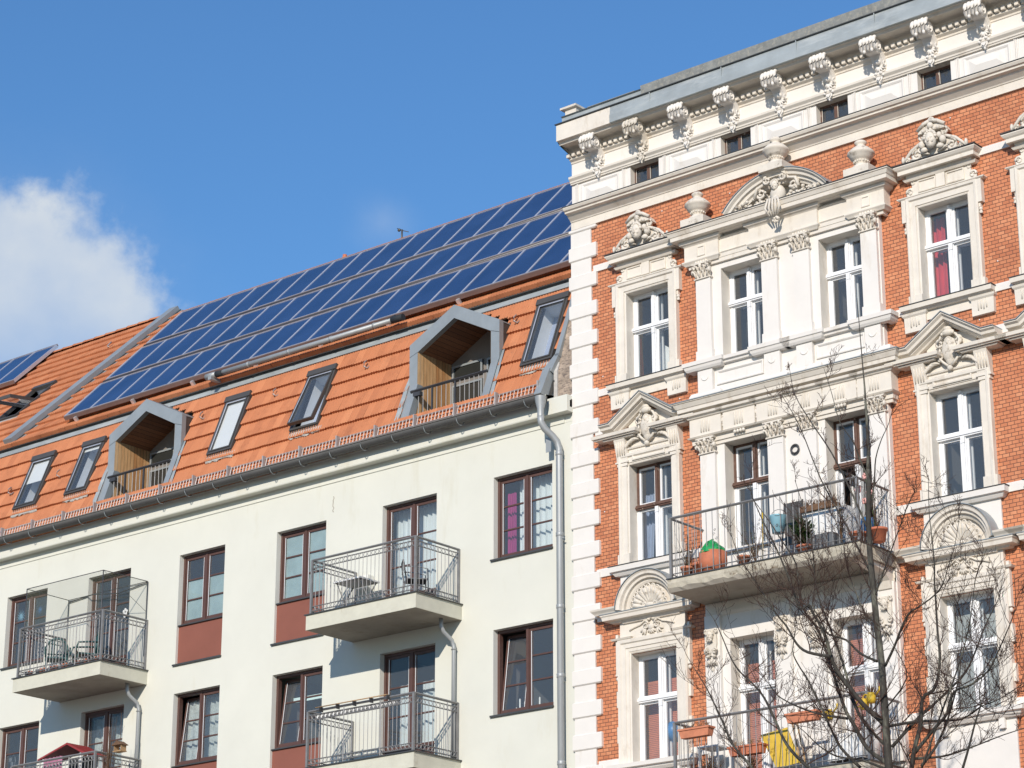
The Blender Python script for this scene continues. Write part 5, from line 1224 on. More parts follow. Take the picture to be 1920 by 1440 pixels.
t = thing('potted_plant', (-40.0, -1.0, ZA), 'leafless grey twiggy plant among the rings of the upper left balcony', 'plant'); b = MB(); twiggy(b, (-39.3, -1.0, ZA + .1), 26, .42, .22, .005, 1, .02, 3); b.build('stems', ['dry', 'leaf_grey'], t, recalc=False)
# centre balcony
def steel_chair(x, y, z, rz, label):
    t = thing('metal_chair', (x, y, z), label, 'chair'); t.rotation_euler = (0, 0, rz)
    def P(b): b.move(0, lambda p: (p[0] + x, p[1] + y, p[2] + z)); return b
    b = MB(); b.box(-.2, .2, -.2, .2, .43, .45); P(b).build('seat', 'grey_plastic', t)
    b = MB(); b.tube([(-.21, .2, .45), (-.2, .24, .72), (-.15, .25, .8), (.15, .25, .8), (.2, .24, .72), (.21, .2, .45)], .014, 0, 6); b.box(-.19, .19, .235, .245, .6, .77, 1); P(b).build('backrest', ['rail_dark', 'rail'], t)
    for q in (-1, 1):
        b = MB(); b.tube([(q * .21, .2, .66), (q * .23, .0, .66), (q * .23, -.2, .62), (q * .22, -.22, 0)], .012, 0, 6); P(b).build('leg', 'rail', t)
        b = MB(); b.tube([(q * .21, .2, .45), (q * .22, .26, 0)], .012, 0, 6); P(b).build('leg', 'rail', t)
steel_chair(-30.32, -.55, ZA, 2.4, 'grey metal chair with dark backrest by the open upper balcony door')
b = MB(); b.box(-32.2, -31.9, -.16, -.01, 13.45, 13.98); tag(b.build('wall_box', 'plaster_bright'), 'pale cabinet fixed to the wall on the centre balcony', 'box')
t = thing('folding_table', (-32.2, -.5, ZA), 'white folding table leaning at the left end of the centre balcony', 'table'); b = MB(); b.box(-32.25, -31.55, -.75, -.2, 13.74, 13.77); b.build('tabletop', 'white', t)
for x in (-32.2, -31.6):
    b = MB(); b.tube([(x, -.7, ZA), (x, -.25, 13.74)], .012, 0, 5); b.build('leg', 'rail', t); b = MB(); b.tube([(x, -.25, ZA), (x, -.7, 13.74)], .012, 0, 5); b.build('leg', 'rail', t)
b = MB(); [b.ell((-31.55 + k * .09, -1.05, 13.1 + .01 * (k % 2)), (.045, .03, .02)) for k in range(4)]; tag(b.build('cloth_bundle', 'magenta'), 'crumpled magenta cloth lying on the centre balcony floor', 'cloth')
# planter with hearts hung behind the lower centre rail
b = MB(); z = 13.06 - ST + 1.0; b.box(-32.2, -30.1, -1.19, -1.18, z - .12, z - .02, 2); b.tube([(-32.1, -1.29, z + .085), (-30.3, -1.29, z + .085)], .011, 3, 6)
for k in range(20): x = -32.13 + k * .1; b.ell((x - .014, -1.2, z - .055), (.02, .006, .02)); b.ell((x + .014, -1.2, z - .055), (.02, .006, .02)); b.ell((x, -1.2, z - .08), (.016, .006, .022))
for k in range(5): b.box(-32.0 + k * .42, -31.985 + k * .42, -1.3, -1.2, z + .0, z + .09, 1)
tag(b.build('privacy_strip', ['white', 'rail_dark', 'rail', 'dry_pale']), 'grey strip with white hearts and a bamboo rod tied along the lower centre railing', 'trim')
# puppet booth, bird feeder on the lower left balcony
zb = 13.06 - ST
t = thing('play_booth', (-39.7, -.6, zb), 'little booth with red gabled roof and pink cloth on the lower left balcony', 'play booth')
b = MB(); b.poly([(-40.25, 11.31), (-39.35, 11.55), (-38.75, 11.27), (-38.78, 11.24), (-39.35, 11.51), (-40.24, 11.28)], -1.05, -.5); b.build('roof', 'redroof', t)
b = MB()
for x in (-40.1, -38.95): [b.box(x - .02, x + .02, y - .02, y + .02, zb, 11.3) for y in (-1.0, -.55)]
b.build('posts', 'white', t)
pc = curtain(-40.08, -39.5, zb + .2, 11.3, -1.02, 'pink', None, 5, cat=None); pc.parent = t; pc.location = -WO[t.name]
b = MB(); b.box(-39.45, -38.98, -.9, -.6, zb + .1, 11.25); b.build('dark_backdrop', 'black', t)
t = thing('bird_feeder', (-37.95, -.9, 11.2), 'small wooden bird feeder house hanging by the balcony drainpipe', 'bird feeder')
b = MB(); b.poly([(-38.05, 11.33), (-37.9, 11.42), (-37.75, 11.33)], -1.0, -.8); b.build('roof', 'dry', t); b = MB(); b.box(-38.02, -37.78, -.98, -.82, 11.2, 11.22); [b.box(-38.0 + k * .2, -37.99 + k * .2, -.97, -.83, 11.22, 11.33) for k in (0, 1)]; b.build('tray', 'dry_pale', t)
b = MB(); b.tube([(-37.9, -.9, 11.42), (-37.9, -.9, 12.0)], .004, 0, 4); b.build('cord', 'dry', t)
t = thing('potted_plant', (-38.2, -.9, zb), 'dry climbing twigs around the bird feeder on the lower left balcony', 'plant'); b = MB(); twiggy(b, (-38.15, -.95, zb + .2), 40, 1.6, .3, .006, 1, .02, 5); b.build('stems', ['dry', 'dry_pale'], t, recalc=False)

# ================================================================== THINGS ON THE BRICK HOUSE'S BALCONIES
ZB = 12.36
t = pot('flower_pot', -23.35, -.9, ZB, .24, .38, 'large round terracotta pot under a green cover on the big balcony', 'terracotta', rim=False)
b = MB(); b.lathe((-23.35, -.9, ZB + .36), [(.235, 0), (.22, .05), (.17, .12), (.08, .2), (0, .24)], 0, 9, False); b.move(0, lambda p: (p[0] + random.uniform(-.02, .02), p[1] + random.uniform(-.02, .02), p[2] + random.uniform(-.02, .02))); b.build('cover', 'green', t)
pot('flower_pot', -23.93, -.85, ZB, .1, .24, 'terracotta pot in the left corner of the big balcony', 'terracotta_rim'); pot('flower_pot', -23.68, -.8, ZB, .13, .27, 'terracotta pot between the corner pot and the green covered pot', 'terracotta')
t = pot('flower_pot', -22.7, -.95, ZB, .11, .19, 'small pale terracotta pot standing alone near the yellow cane', 'terracotta_rim')
t = pot('potted_plant', -21.52, -.92, ZB, .14, .16, 'bushy green plant in a terracotta pot below the blue bucket', 'terracotta', cat='plant')
b = MB(); twiggy(b, (-21.55, -.92, ZB + .12), 80, .62, .34, .006, 1, .05, 18); b.build('foliage', ['leaf', 'leaf'], t, recalc=False)
for x, lab in ((-20.55, 'left terracotta pot in the right corner of the big balcony'), (-20.17, 'right terracotta pot behind the tree trunk on the big balcony')): pot('flower_pot', x, -.85, ZB, .14, .22, lab)
for x, y, h, s, lab, lm in ((-23.9, -.85, .8, .25, 'thin leafy stems rising from the corner pots of the big balcony', 'leaf_grey'), (-22.7, -.6, .9, .4, 'sparse grey stems with tiny leaves along the big balcony rail', 'leaf_grey'), (-20.9, -.8, 1.1, .3, 'tall leafy climber at the right part of the big balcony', 'leaf'), (-20.25, -.8, .9, .25, 'green stems in the right corner of the big balcony', 'leaf_grey')):
    t = thing('climbing_plant', (x, y, ZB), lab, 'plant'); b = MB(); twiggy(b, (x, y, ZB + .15), 22, h, s, .005, 1, .025, 9); b.build('stems', ['dry', lm], t, recalc=False)
b = MB(); b.tube([(-22.57, -.6, ZB), (-22.54, -.6, 13.35)], .014, 0, 6); tag(b.build('cane', 'yellow'), 'yellow cane standing upright by the window of the big balcony', 'cane')
t = thing('bucket', (-21.97, -1.0, 12.8), 'pale blue enamel bucket hung inside the big balcony rail', 'bucket'); b = MB(); b.lathe((-21.97, -1.0, 12.8), [(0, 0), (.1, 0), (.135, .28), (.145, .29), (.13, .29), (.09, .02)], 0, 18); b.build('bucket_body', 'sky_blue', t); b = MB(); b.tube([(-21.97 + .14 * cos(a), -1.0, 13.08 + .12 * sin(a)) for a in [pi * k / 8 for k in range(9)]], .005, 0, 4); b.build('handle', 'rail', t)
t = thing('folding_chair', (-22.0, -.4, ZB), 'dark brown folding chair leaning against the wall of the big balcony', 'folding chair'); b = MB(); b.box(-22.2, -21.84, -.46, -.42, 12.75, 13.46); b.build('backrest', 'greyf', t)
for x in (-22.2, -21.84): b = MB(); b.tube([(x, -.44, 13.48), (x, -.6, 12.36)], .014, 0, 5); b.build('leg', 'rail_dark', t)
t = thing('cabinet', (-21.35, -.4, ZB), 'white cabinet against the wall of the big balcony under the hay box', 'cabinet'); b = MB(); b.box(-21.8, -20.95, -.55, -.2, 12.38, 13.2); b.build('carcass', 'white', t)
t = thing('planter_box', (-21.5, -.5, 13.2), 'long planter full of dry brown stems on the white cabinet', 'planter'); b = MB(); b.box(-21.8, -21.15, -.6, -.4, 13.2, 13.3); b.build('trough', 'dry', t); b = MB()
for k in range(5): twiggy(b, (-21.72 + k * .13, -.5, 13.28), 26, .16, .14, .008)
b.build('dry_stems', 'dry', t, recalc=False)
t = thing('crate', (-21.3, -.75, ZB), 'dark open crate beside the bushy plant on the big balcony', 'crate'); b = MB()
for q in ((-21.55, -21.0, -.9, -.88), (-21.55, -21.0, -.62, -.6), (-21.55, -21.53, -.88, -.62), (-21.02, -21.0, -.88, -.62)): b.box(*q, ZB, ZB + .32)
b.build('sides', 'grey_plastic', t)
b = MB(); b.lathe((-20.55, -.55, ZB + .25), [(0, 0), (.1, 0), (.12, .2), (.1, .28), (0, .3)], 0, 12); tag(b.build('watering_can', 'blue'), 'blue container behind the trunk on the big balcony', 'container')
for k, (x, z, s) in enumerate(((-20.31, 13.46, 1), (-20.45, 13.26, 1.2), (-20.25, 13.18, 1.1), (-20.35, 13.05, .9))):
    b = MB(); 
    for j in range(6): a = 2 * pi * j / 6; b.ell((x + .035 * s * cos(a), -.95, z + .035 * s * sin(a)), (.026 * s, .014, .026 * s), 0, 7, 5)
    b.tube([(x, -.94, z), (x + .05, -.9, 12.6)], .005, 1, 4); tag(b.build('artificial_flower', ['pale_pink', 'leaf']), ('highest pale pink flower on a stalk behind the trunk', 'large pale pink flower left of the trunk above the rail', 'pale pink flower right of the trunk at rail height', 'lowest and smallest pale pink flower near the trunk')[k], 'flower')
# lower balcony of the bay
ZC = 8.88
def trough(x0, x1, y, z, label, mt='terracotta', plant='dry', h=.15):
    t = thing('planter_box', ((x0 + x1) / 2, y, z), label, 'planter'); b = MB(); d = .085
    v = [(x0 + .03, y - d + .02, z), (x1 - .03, y - d + .02, z), (x1 - .03, y + d - .02, z), (x0 + .03, y + d - .02, z), (x0, y - d, z + h), (x1, y - d, z + h), (x1, y + d, z + h), (x0, y + d, z + h)]
    b.add(v, [(0, 1, 2, 3), (0, 1, 5, 4), (1, 2, 6, 5), (2, 3, 7, 6), (3, 0, 4, 7)]); b.box(x0 - .012, x1 + .012, y - d - .012, y + d + .012, z + h - .03, z + h); b.build('trough', mt, t)
    b = MB()
    for k in range(4): twiggy(b, (x0 + (x1 - x0) * (k + .5) / 4, y, z + h), 9, .12, .1, .005, 1, .02, 4)
    b.build('dry_plants', [plant, 'dry_pale'], t, recalc=False)
trough(-23.86, -23.26, -1.2, 9.62, 'orange plastic planter hooked over the lower rail near its left end', 'terracotta_rim')
trough(-21.78, -21.2, -1.2, 9.6, 'orange planter hooked over the lower rail beside the yellow watering pot', 'terracotta_rim')
trough(-23.1, -22.45, -.9, 9.28, 'orange planter of withered plants behind the lower rail left of the yellow cloth', 'terracotta', 'dry_pale')
for x, z, lab in ((-21.05, 9.58, 'round yellow pot beside the orange planter on the lower rail'), (-20.4, 9.66, 'yellow pot left of the tree trunk on the lower rail'), (-20.27, 9.74, 'small topmost yellow pot on the lower rail near the trunk')):
    t = thing('yellow_pot', (x, -1.15, z), lab, 'flower pot'); b = MB(); b.lathe((x, -1.15, z), [(0, 0), (.055, 0), (.075, .05), (.07, .12), (.045, .14), (.06, .16), (.04, .16), (0, .13)], 0, 14); b.build('pot_body', 'yellow', t)
    b = MB(); b.tube([(x + .09, -1.15, z + .12), (x + .15, -1.15, z + .18), (x + .16, -1.15, z + .24)], .014, 0, 5); b.ring((x - .1, -1.15, z + .1), .05, .01, 0, 'y', 10); b.build('spout_and_handle', 'yellow', t)
t = thing('potted_plant', (-20.4, -.95, ZC), 'ball of dry brown twigs above the yellow pots by the tree trunk', 'plant'); b = MB()
for k in range(130):
    a, e = random.uniform(0, 2 * pi), random.uniform(-.5, 1.5); d = Vector((cos(a) * cos(e), sin(a) * cos(e), sin(e))) * random.uniform(.14, .24); c0 = Vector((-20.4, -.95, 9.86)); b.tube([tuple(c0), tuple(c0 + d)], .004, 0, 3, False)
b.tube([(-20.4, -.95, 9.86), (-20.4, -.95, ZC)], .015, 0, 5); b.build('twig_ball', 'dry', t, recalc=False)
t = thing('deck_chair', (-22.4, -.7, ZC), 'yellow cloth deck chair leaning behind the lower rail', 'deck chair'); b = MB(); b.add([(-22.78, -.5, 9.66), (-22.26, -.5, 9.72), (-21.8, -.85, 9.05), (-22.25, -.85, 9.0), (-22.78, -.52, 9.66), (-22.26, -.52, 9.72), (-21.8, -.87, 9.05), (-22.25, -.87, 9.0)], [(0, 1, 2, 3), (4, 5, 6, 7), (0, 1, 5, 4), (1, 2, 6, 5), (2, 3, 7, 6), (3, 0, 4, 7)]); b.build('seat_cloth', 'yellow_cloth', t)
for q in (0, .09): b = MB(); b.tube([(-22.17 + q, -.5, 9.8), (-21.8 + q, -.85, 9.0)], .016, 0, 5); b.build('wooden_pole', 'dry_pale', t)
t = thing('white_tub', (-20.5, -.85, ZC), 'white tub standing left of the tree trunk on the lower balcony', 'tub'); b = MB(); b.lathe((-20.48, -.85, 9.3), [(0, -.3), (.12, -.3), (.15, .1), (.17, .28), (.15, .28), (0, .2)], 0, 16); b.build('tub_body', 'white', t)
t = thing('parasol_cover', (-21.0, -.6, ZC), 'white covered table between the doors of the lower balcony', 'table'); b = MB(); b.add([(-21.25, -.8, 9.42), (-20.7, -.8, 9.42), (-20.7, -.35, 9.42), (-21.25, -.35, 9.42), (-21.3, -.85, 9.0), (-20.66, -.85, 9.0), (-20.66, -.3, 9.0), (-21.3, -.3, 9.0)], [(0, 1, 2, 3), (0, 1, 5, 4), (1, 2, 6, 5), (2, 3, 7, 6), (3, 0, 4, 7)]); b.build('table_cover', 'white', t)
t = thing('side_table', (-23.7, -.5, ZC), 'white side table at the left end of the lower balcony', 'table'); b = MB(); b.box(-23.9, -23.5, -.7, -.3, 9.55, 9.58); b.build('tabletop', 'white', t)
for x in (-23.88, -23.52):
    for y in (-.68, -.32): b = MB(); b.box(x - .015, x + .015, y - .015, y + .015, ZC, 9.55); b.build('leg', 'white', t)
for x, h, s, lab in ((-23.55, .5, .3, 'tangle of dry stems under the left orange planter'), (-22.8, .45, .35, 'withered bush behind the lower rail beside the yellow cloth')):
    t = thing('withered_plant', (x, -.8, ZC), lab, 'plant'); b = MB(); twiggy(b, (x, -.8, ZC + .1), 45, h, s, .007, 1, .03, 8); b.build('stems', ['dry', 'dry_pale'], t, recalc=False)

# ================================================================== STREET TREE
TR = thing('street_tree', (-16.5, -6, 0), 'bare leafless street tree with fine dark twigs in front of the brick house', 'tree')
LIMBS = [[(-17.01,-6.0,7.23,0.0586),(-17.06,-6.0,7.65,0.0543),(-17.07,-6.0,8.0,0.0511),(-17.08,-6.0,8.47,0.0482),(-17.09,-6.0,9.03,0.0456),(-17.14,-6.0,9.62,0.0431),(-17.17,-6.0,10.2,0.0407),(-17.19,-6.0,10.59,0.0382),(-17.19,-6.0,10.97,0.0358),(-17.16,-6.0,11.44,0.0334),(-17.15,-6.0,11.73,0.0309)],[(-17.15,-6.0,11.73,0.0293),(-17.16,-5.96,12.1,0.0224),(-17.19,-5.92,12.62,0.0173),(-17.22,-5.88,12.97,0.0126),(-17.26,-5.84,13.33,0.0082),(-17.32,-5.8,14.31,0.004)],[(-17.12,-6.0,8.26,0.0345),(-17.37,-6.07,8.53,0.0313),(-17.55,-6.13,8.8,0.0289),(-17.68,-6.2,9.03,0.0267),(-17.72,-6.27,9.26,0.0245),(-17.72,-6.33,9.41,0.0224),(-17.78,-6.4,9.62,0.0204),(-17.83,-6.47,9.76,0.0185),(-17.85,-6.53,9.86,0.0165),(-17.94,-6.6,9.81,0.0146),(-18.03,-6.67,10.17,0.0129),(-18.16,-6.73,10.57,0.0111),(-18.26,-6.8,10.86,0.0093),(-18.36,-6.87,11.15,0.0076),(-18.43,-6.93,11.41,0.0058),(-18.4,-7.0,11.59,0.004)],[(-17.07,-6.0,7.71,0.0311),(-17.41,-5.93,7.96,0.0279),(-17.62,-5.87,8.28,0.0255),(-17.8,-5.8,8.53,0.0232),(-17.95,-5.73,8.86,0.0211),(-18.08,-5.67,9.18,0.019),(-18.22,-5.6,9.5,0.017),(-18.38,-5.53,9.81,0.015),(-18.66,-5.47,10.2,0.0131),(-18.76,-5.4,10.8,0.0111),(-19.04,-5.33,11.22,0.0092),(-19.28,-5.27,11.56,0.0073),(-19.62,-5.2,12.0,0.0054)],[(-17.57,-6.5,9.12,0.0224),(-17.85,-6.59,9.2,0.0189),(-17.97,-6.67,9.32,0.0163),(-18.05,-6.76,9.54,0.0139),(-18.14,-6.85,9.7,0.0116),(-18.2,-6.94,9.87,0.0095),(-18.41,-7.03,10.25,0.0074),(-18.56,-7.11,10.56,0.0054),(-18.66,-7.2,11.02,0.0034)],[(-17.16,-6.0,9.08,0.019),(-17.49,-5.88,9.26,0.0162),(-17.78,-5.75,9.51,0.0142),(-18.14,-5.62,9.67,0.0123),(-18.32,-5.5,9.9,0.0105),(-18.53,-5.38,10.2,0.0087),(-18.55,-5.25,10.6,0.0069),(-18.77,-5.12,11.06,0.0052),(-19.16,-5.0,11.56,0.0035)],[(-17.91,-5.6,8.48,0.0195),(-18.33,-5.5,8.6,0.0159),(-18.68,-5.4,8.73,0.0131),(-19.03,-5.3,8.9,0.0106),(-19.29,-5.2,9.06,0.0082),(-19.54,-5.1,9.32,0.0058),(-19.88,-5.0,9.62,0.0035)],[(-18.21,-6.0,7.73,0.0259),(-18.53,-5.95,8.01,0.0227),(-18.73,-5.9,8.24,0.0202),(-18.9,-5.85,8.54,0.0179),(-19.1,-5.8,8.89,0.0157),(-19.32,-5.75,9.13,0.0137),(-19.57,-5.7,9.35,0.0116),(-19.75,-5.65,9.59,0.0096),(-19.92,-5.6,9.92,0.0076),(-20.09,-5.55,10.21,0.0056),(-20.26,-5.5,10.4,0.0036)],[(-18.9,-6.4,7.8,0.0199),(-19.17,-6.47,8.14,0.0161),(-19.27,-6.53,8.42,0.0132),(-19.37,-6.6,8.71,0.0106),(-19.45,-6.67,8.94,0.0081),(-19.55,-6.73,9.14,0.0058),(-19.68,-6.8,9.41,0.0035)],[(-17.49,-6.0,7.71,0.0221),(-17.71,-6.1,7.98,0.0187),(-17.79,-6.2,8.23,0.0161),(-17.9,-6.3,8.59,0.0137),(-17.99,-6.4,8.88,0.0115),(-18.08,-6.5,9.1,0.0094),(-18.08,-6.6,9.27,0.0073),(-17.94,-6.7,9.62,0.0052),(-17.98,-6.8,9.83,0.0033)],[(-17.11,-6.0,7.65,0.0187),(-17.39,-6.16,7.78,0.0145),(-17.64,-6.32,7.83,0.0114),(-17.81,-6.48,7.97,0.0085),(-17.95,-6.64,8.17,0.0058),(-18.13,-6.8,8.35,0.0032)],[(-17.04,-6.0,9.0,0.0189),(-16.82,-6.1,9.22,0.0161),(-16.64,-6.2,9.42,0.014),(-16.46,-6.3,9.56,0.0121),(-16.23,-6.4,9.6,0.0104),(-15.95,-6.5,9.68,0.0087),(-15.76,-6.6,9.78,0.0072),(-15.61,-6.7,9.97,0.0057),(-15.44,-6.8,10.2,0.0043),(-15.28,-6.9,10.57,0.003)],[(-16.42,-6.6,7.09,0.0359),(-16.35,-6.62,7.48,0.032),(-16.28,-6.64,7.72,0.0291),(-16.16,-6.66,8.02,0.0265),(-16.1,-6.69,8.32,0.0241),(-15.93,-6.71,8.4,0.0216),(-15.84,-6.73,8.54,0.0194),(-15.78,-6.75,8.8,0.0172),(-15.78,-6.77,9.11,0.0152),(-15.77,-6.79,9.54,0.0132),(-15.76,-6.81,9.79,0.0113),(-15.73,-6.84,9.97,0.0093),(-15.73,-6.86,10.31,0.0074),(-15.74,-6.88,10.66,0.0055),(-15.71,-6.9,11.15,0.0037)],[(-17.0,-6.0,7.92,0.0249),(-16.64,-5.92,8.26,0.0209),(-16.49,-5.84,8.4,0.0181),(-16.21,-5.77,8.63,0.0155),(-16.03,-5.69,8.82,0.0132),(-15.89,-5.61,9.13,0.011),(-15.79,-5.53,9.43,0.0089),(-15.65,-5.46,9.71,0.0069),(-15.62,-5.38,9.87,0.005),(-15.6,-5.3,10.15,0.003)],[(-16.35,-6.6,7.63,0.024),(-15.95,-6.69,7.92,0.0201),(-15.69,-6.78,8.08,0.0173),(-15.54,-6.87,8.3,0.0149),(-15.25,-6.96,8.33,0.0125),(-14.95,-7.04,8.45,0.0104),(-14.73,-7.13,8.67,0.0083),(-14.46,-7.22,9.03,0.0064),(-14.36,-7.31,9.22,0.0046),(-14.32,-7.4,9.5,0.0028)],[(-16.22,-6.6,7.49,0.0209),(-16.06,-6.52,7.71,0.0174),(-15.97,-6.45,7.92,0.0149),(-15.92,-6.38,8.11,0.0127),(-15.84,-6.3,8.44,0.0106),(-15.81,-6.22,8.7,0.0086),(-15.81,-6.15,9.01,0.0067),(-15.81,-6.08,9.35,0.0049),(-15.95,-6.0,9.8,0.0031)],[(-16.31,-6.6,7.6,0.018),(-15.99,-6.45,7.61,0.0134),(-15.69,-6.3,7.7,0.01),(-15.27,-6.15,7.84,0.007),(-14.95,-6.0,7.93,0.0043)],[(-17.02,-6.0,8.2,0.0218),(-16.56,-6.06,8.19,0.0176),(-16.16,-6.11,8.14,0.0145),(-15.84,-6.17,8.11,0.0118),(-15.53,-6.23,8.22,0.0093),(-15.24,-6.29,8.26,0.007),(-14.84,-6.34,8.41,0.0049),(-14.62,-6.4,8.53,0.0028)],[(-15.43,-7.0,7.25,0.0172),(-15.28,-7.05,7.53,0.0138),(-15.14,-7.1,7.82,0.0112),(-15.02,-7.15,8.02,0.0089),(-15.0,-7.2,8.17,0.0068),(-14.87,-7.25,8.49,0.0048),(-14.74,-7.3,8.85,0.0028)],[(-17.1,-6.0,9.43,0.0159),(-17.23,-5.92,9.64,0.0129),(-17.43,-5.83,9.83,0.0108),(-17.6,-5.75,10.16,0.0088),(-17.75,-5.67,10.48,0.0069),(-17.87,-5.58,10.9,0.0051),(-18.07,-5.5,11.41,0.0034)],[(-17.14,-6.0,11.13,0.0129),(-16.99,-6.12,11.52,0.0102),(-16.88,-6.24,11.77,0.0082),(-16.7,-6.36,11.98,0.0064),(-16.51,-6.48,12.12,0.0047),(-16.3,-6.6,12.45,0.0032)],[(-17.15,-6.0,11.58,0.013),(-17.22,-6.1,11.87,0.0104),(-17.24,-6.2,12.08,0.0084),(-17.38,-6.3,12.38,0.0066),(-17.42,-6.4,12.75,0.0049),(-17.47,-6.5,13.12,0.0033)],[(-17.18,-6.0,10.84,0.0161),(-17.51,-5.84,11.46,0.0128),(-17.92,-5.68,12.19,0.0104),(-18.35,-5.52,12.79,0.0081),(-18.7,-5.36,13.31,0.0058),(-18.88,-5.2,13.8,0.0036)],[(-17.17,-6.0,10.24,0.016),(-17.67,-5.75,11.05,0.0122),(-18.23,-5.5,11.91,0.0092),(-18.71,-5.25,12.86,0.0064),(-19.17,-5.0,13.51,0.0036)],[(-17.15,-6.0,9.95,0.0128),(-16.85,-6.17,10.3,0.0095),(-16.47,-6.35,10.78,0.0071),(-16.23,-6.53,10.98,0.005),(-15.91,-6.7,11.17,0.0031)],[(-17.07,-6.0,8.43,0.011),(-16.56,-6.27,8.73,0.0076),(-16.54,-6.53,9.04,0.0052),(-16.52,-6.8,9.26,0.0031)],[(-17.07,-6.0,7.93,0.0249),(-17.54,-5.9,8.44,0.0202),(-17.82,-5.8,9.21,0.0166),(-18.11,-5.7,9.87,0.0132),(-18.32,-5.6,10.37,0.0099),(-18.44,-5.5,11.17,0.0066),(-18.73,-5.4,12.03,0.0035)],[(-15.98,-7.0,7.38,0.0147),(-15.63,-7.12,7.92,0.0114),(-15.22,-7.24,8.57,0.0089),(-14.97,-7.36,9.05,0.0067),(-14.79,-7.48,9.53,0.0047),(-14.55,-7.6,9.81,0.0028)],[(-15.66,-6.5,8.43,0.0089),(-15.25,-6.6,8.08,0.0063),(-14.83,-6.7,7.95,0.0044),(-14.48,-6.8,7.95,0.0028)]]

b = MB(); L0 = LIMBS[0]; x0, y0 = L0[0][0], L0[0][1]
b.tube([(x0 + .05, y0, 0), (x0 + .04, y0, .3), (x0 + .02, y0, 3), (x0, y0, 6)] + [p[:3] for p in L0], [.2, .15, .13, .11] + [p[3] for p in L0], 0, 12)
b.build('trunk', 'bark', TR)
random.seed(11)
big = MB(); fine = MB(); ntw = 0
def twig(p, d, L_, r_, lv):
    global ntw
    n = 5 if lv else 6; pts = [p.copy()]; dd = d.copy()
    for j in range(n):
        dd = (dd + Vector((random.uniform(-.19, .19), random.uniform(-.19, .19), random.uniform(-.08, .2)))).normalized(); pts.append(pts[-1] + dd * L_ / n)
    rs = [max(.0026, r_ * (1 - .75 * j / n)) for j in range(n + 1)]
    fine.tube(pts, rs, 0, 3, False); ntw += 1
    if lv < 2:
        for j in range(1, n + 1):
            for s in range(2 if lv == 0 else 1):
                if random.random() < (.75 if lv == 0 else .5):
                    ax = Vector((random.uniform(-1, 1), random.uniform(-1, 1), random.uniform(-.5, 1))).normalized(); nd = (dd * .75 + ax * .75).normalized()
                    twig(pts[j], nd, L_ * random.uniform(.3, .55), rs[j] * .62, lv + 1)
for li, L1 in enumerate(LIMBS):
    P = [Vector(q[:3]) for q in L1]; n = len(P); rs = [q[3] for q in L1]
    if li:
        # soften the polyline with intermediate points
        Q = []; rr = []
        for i in range(n - 1):
            a, c = P[i], P[i + 1]; pa = P[i - 1] if i else a; pc = P[i + 2] if i < n - 2 else c
            for f in (0, .33, .67):
                h1, h2, h3, h4 = 2 * f ** 3 - 3 * f * f + 1, f ** 3 - 2 * f * f + f, -2 * f ** 3 + 3 * f * f, f ** 3 - f * f
                Q.append(a * h1 + (c - pa) * .5 * h2 + c * h3 + (pc - a) * .5 * h4); rr.append(rs[i] + (rs[i + 1] - rs[i]) * f)
        Q.append(P[-1]); rr.append(rs[-1])
        bb = MB() if rs[0] > .03 else big; bb.tube(Q, rr, 0, 8)
        if bb is not big: bb.build('limb', 'bark', TR)
    else: Q, rr = P, rs
    acc = 0
    for i in range(1, len(Q)):
        seg = Q[i] - Q[i - 1]; acc += seg.length; t = i / len(Q)
        while acc > .15 and li or acc > .4:
            acc -= .15 if li else .4
            if rr[i] > .05 and random.random() < .4: continue
            if random.random() < .38 + .35 * min(1, max(0, (Q[i].z - 9.6) / 2.2)): continue
            d = seg.normalized(); side = Vector((random.uniform(-1, 1), random.uniform(-.8, .8), random.uniform(-.3, .8))).normalized()
            twig(Q[i] - seg * random.random(), (d * .6 + side * .9).normalized(), random.uniform(.3, .95) * (1.1 - .4 * t) * (1 - .35 * min(1, max(0, (Q[i].z - 9.6) / 2.5))), max(.005, min(.011, rr[i] * .55)), 0)
big.build('branches', 'bark', TR)
fine.build('twigs', 'twig', TR, recalc=False)

# ================================================================== GROUND
def ground(name, x0, x1, y0, y1, z0, z1, mt): b = MB(); b.box(x0, x1, y0, y1, z0, z1); tag(b.build(name, mt), kind='structure')
b = MB(); b.quad((-400, -400, -.14), (400, -400, -.14), (400, 400, -.14), (-400, 400, -.14)); tag(b.build('ground', 'paving', recalc=False), kind='structure')
ground('road', -300, 300, -24, -7.2, -.135, -.12, 'asphalt')
ground('pavement', -300, 300, -7.0, -.0, -.13, 0, 'paving'); ground('kerb', -300, 300, -7.2, -7.0, -.13, .005, 'mortar'); ground('pavement', -300, 300, -42, -24.2, -.13, 0, 'paving'); ground('kerb', -300, 300, -24.2, -24, -.13, .005, 'mortar')

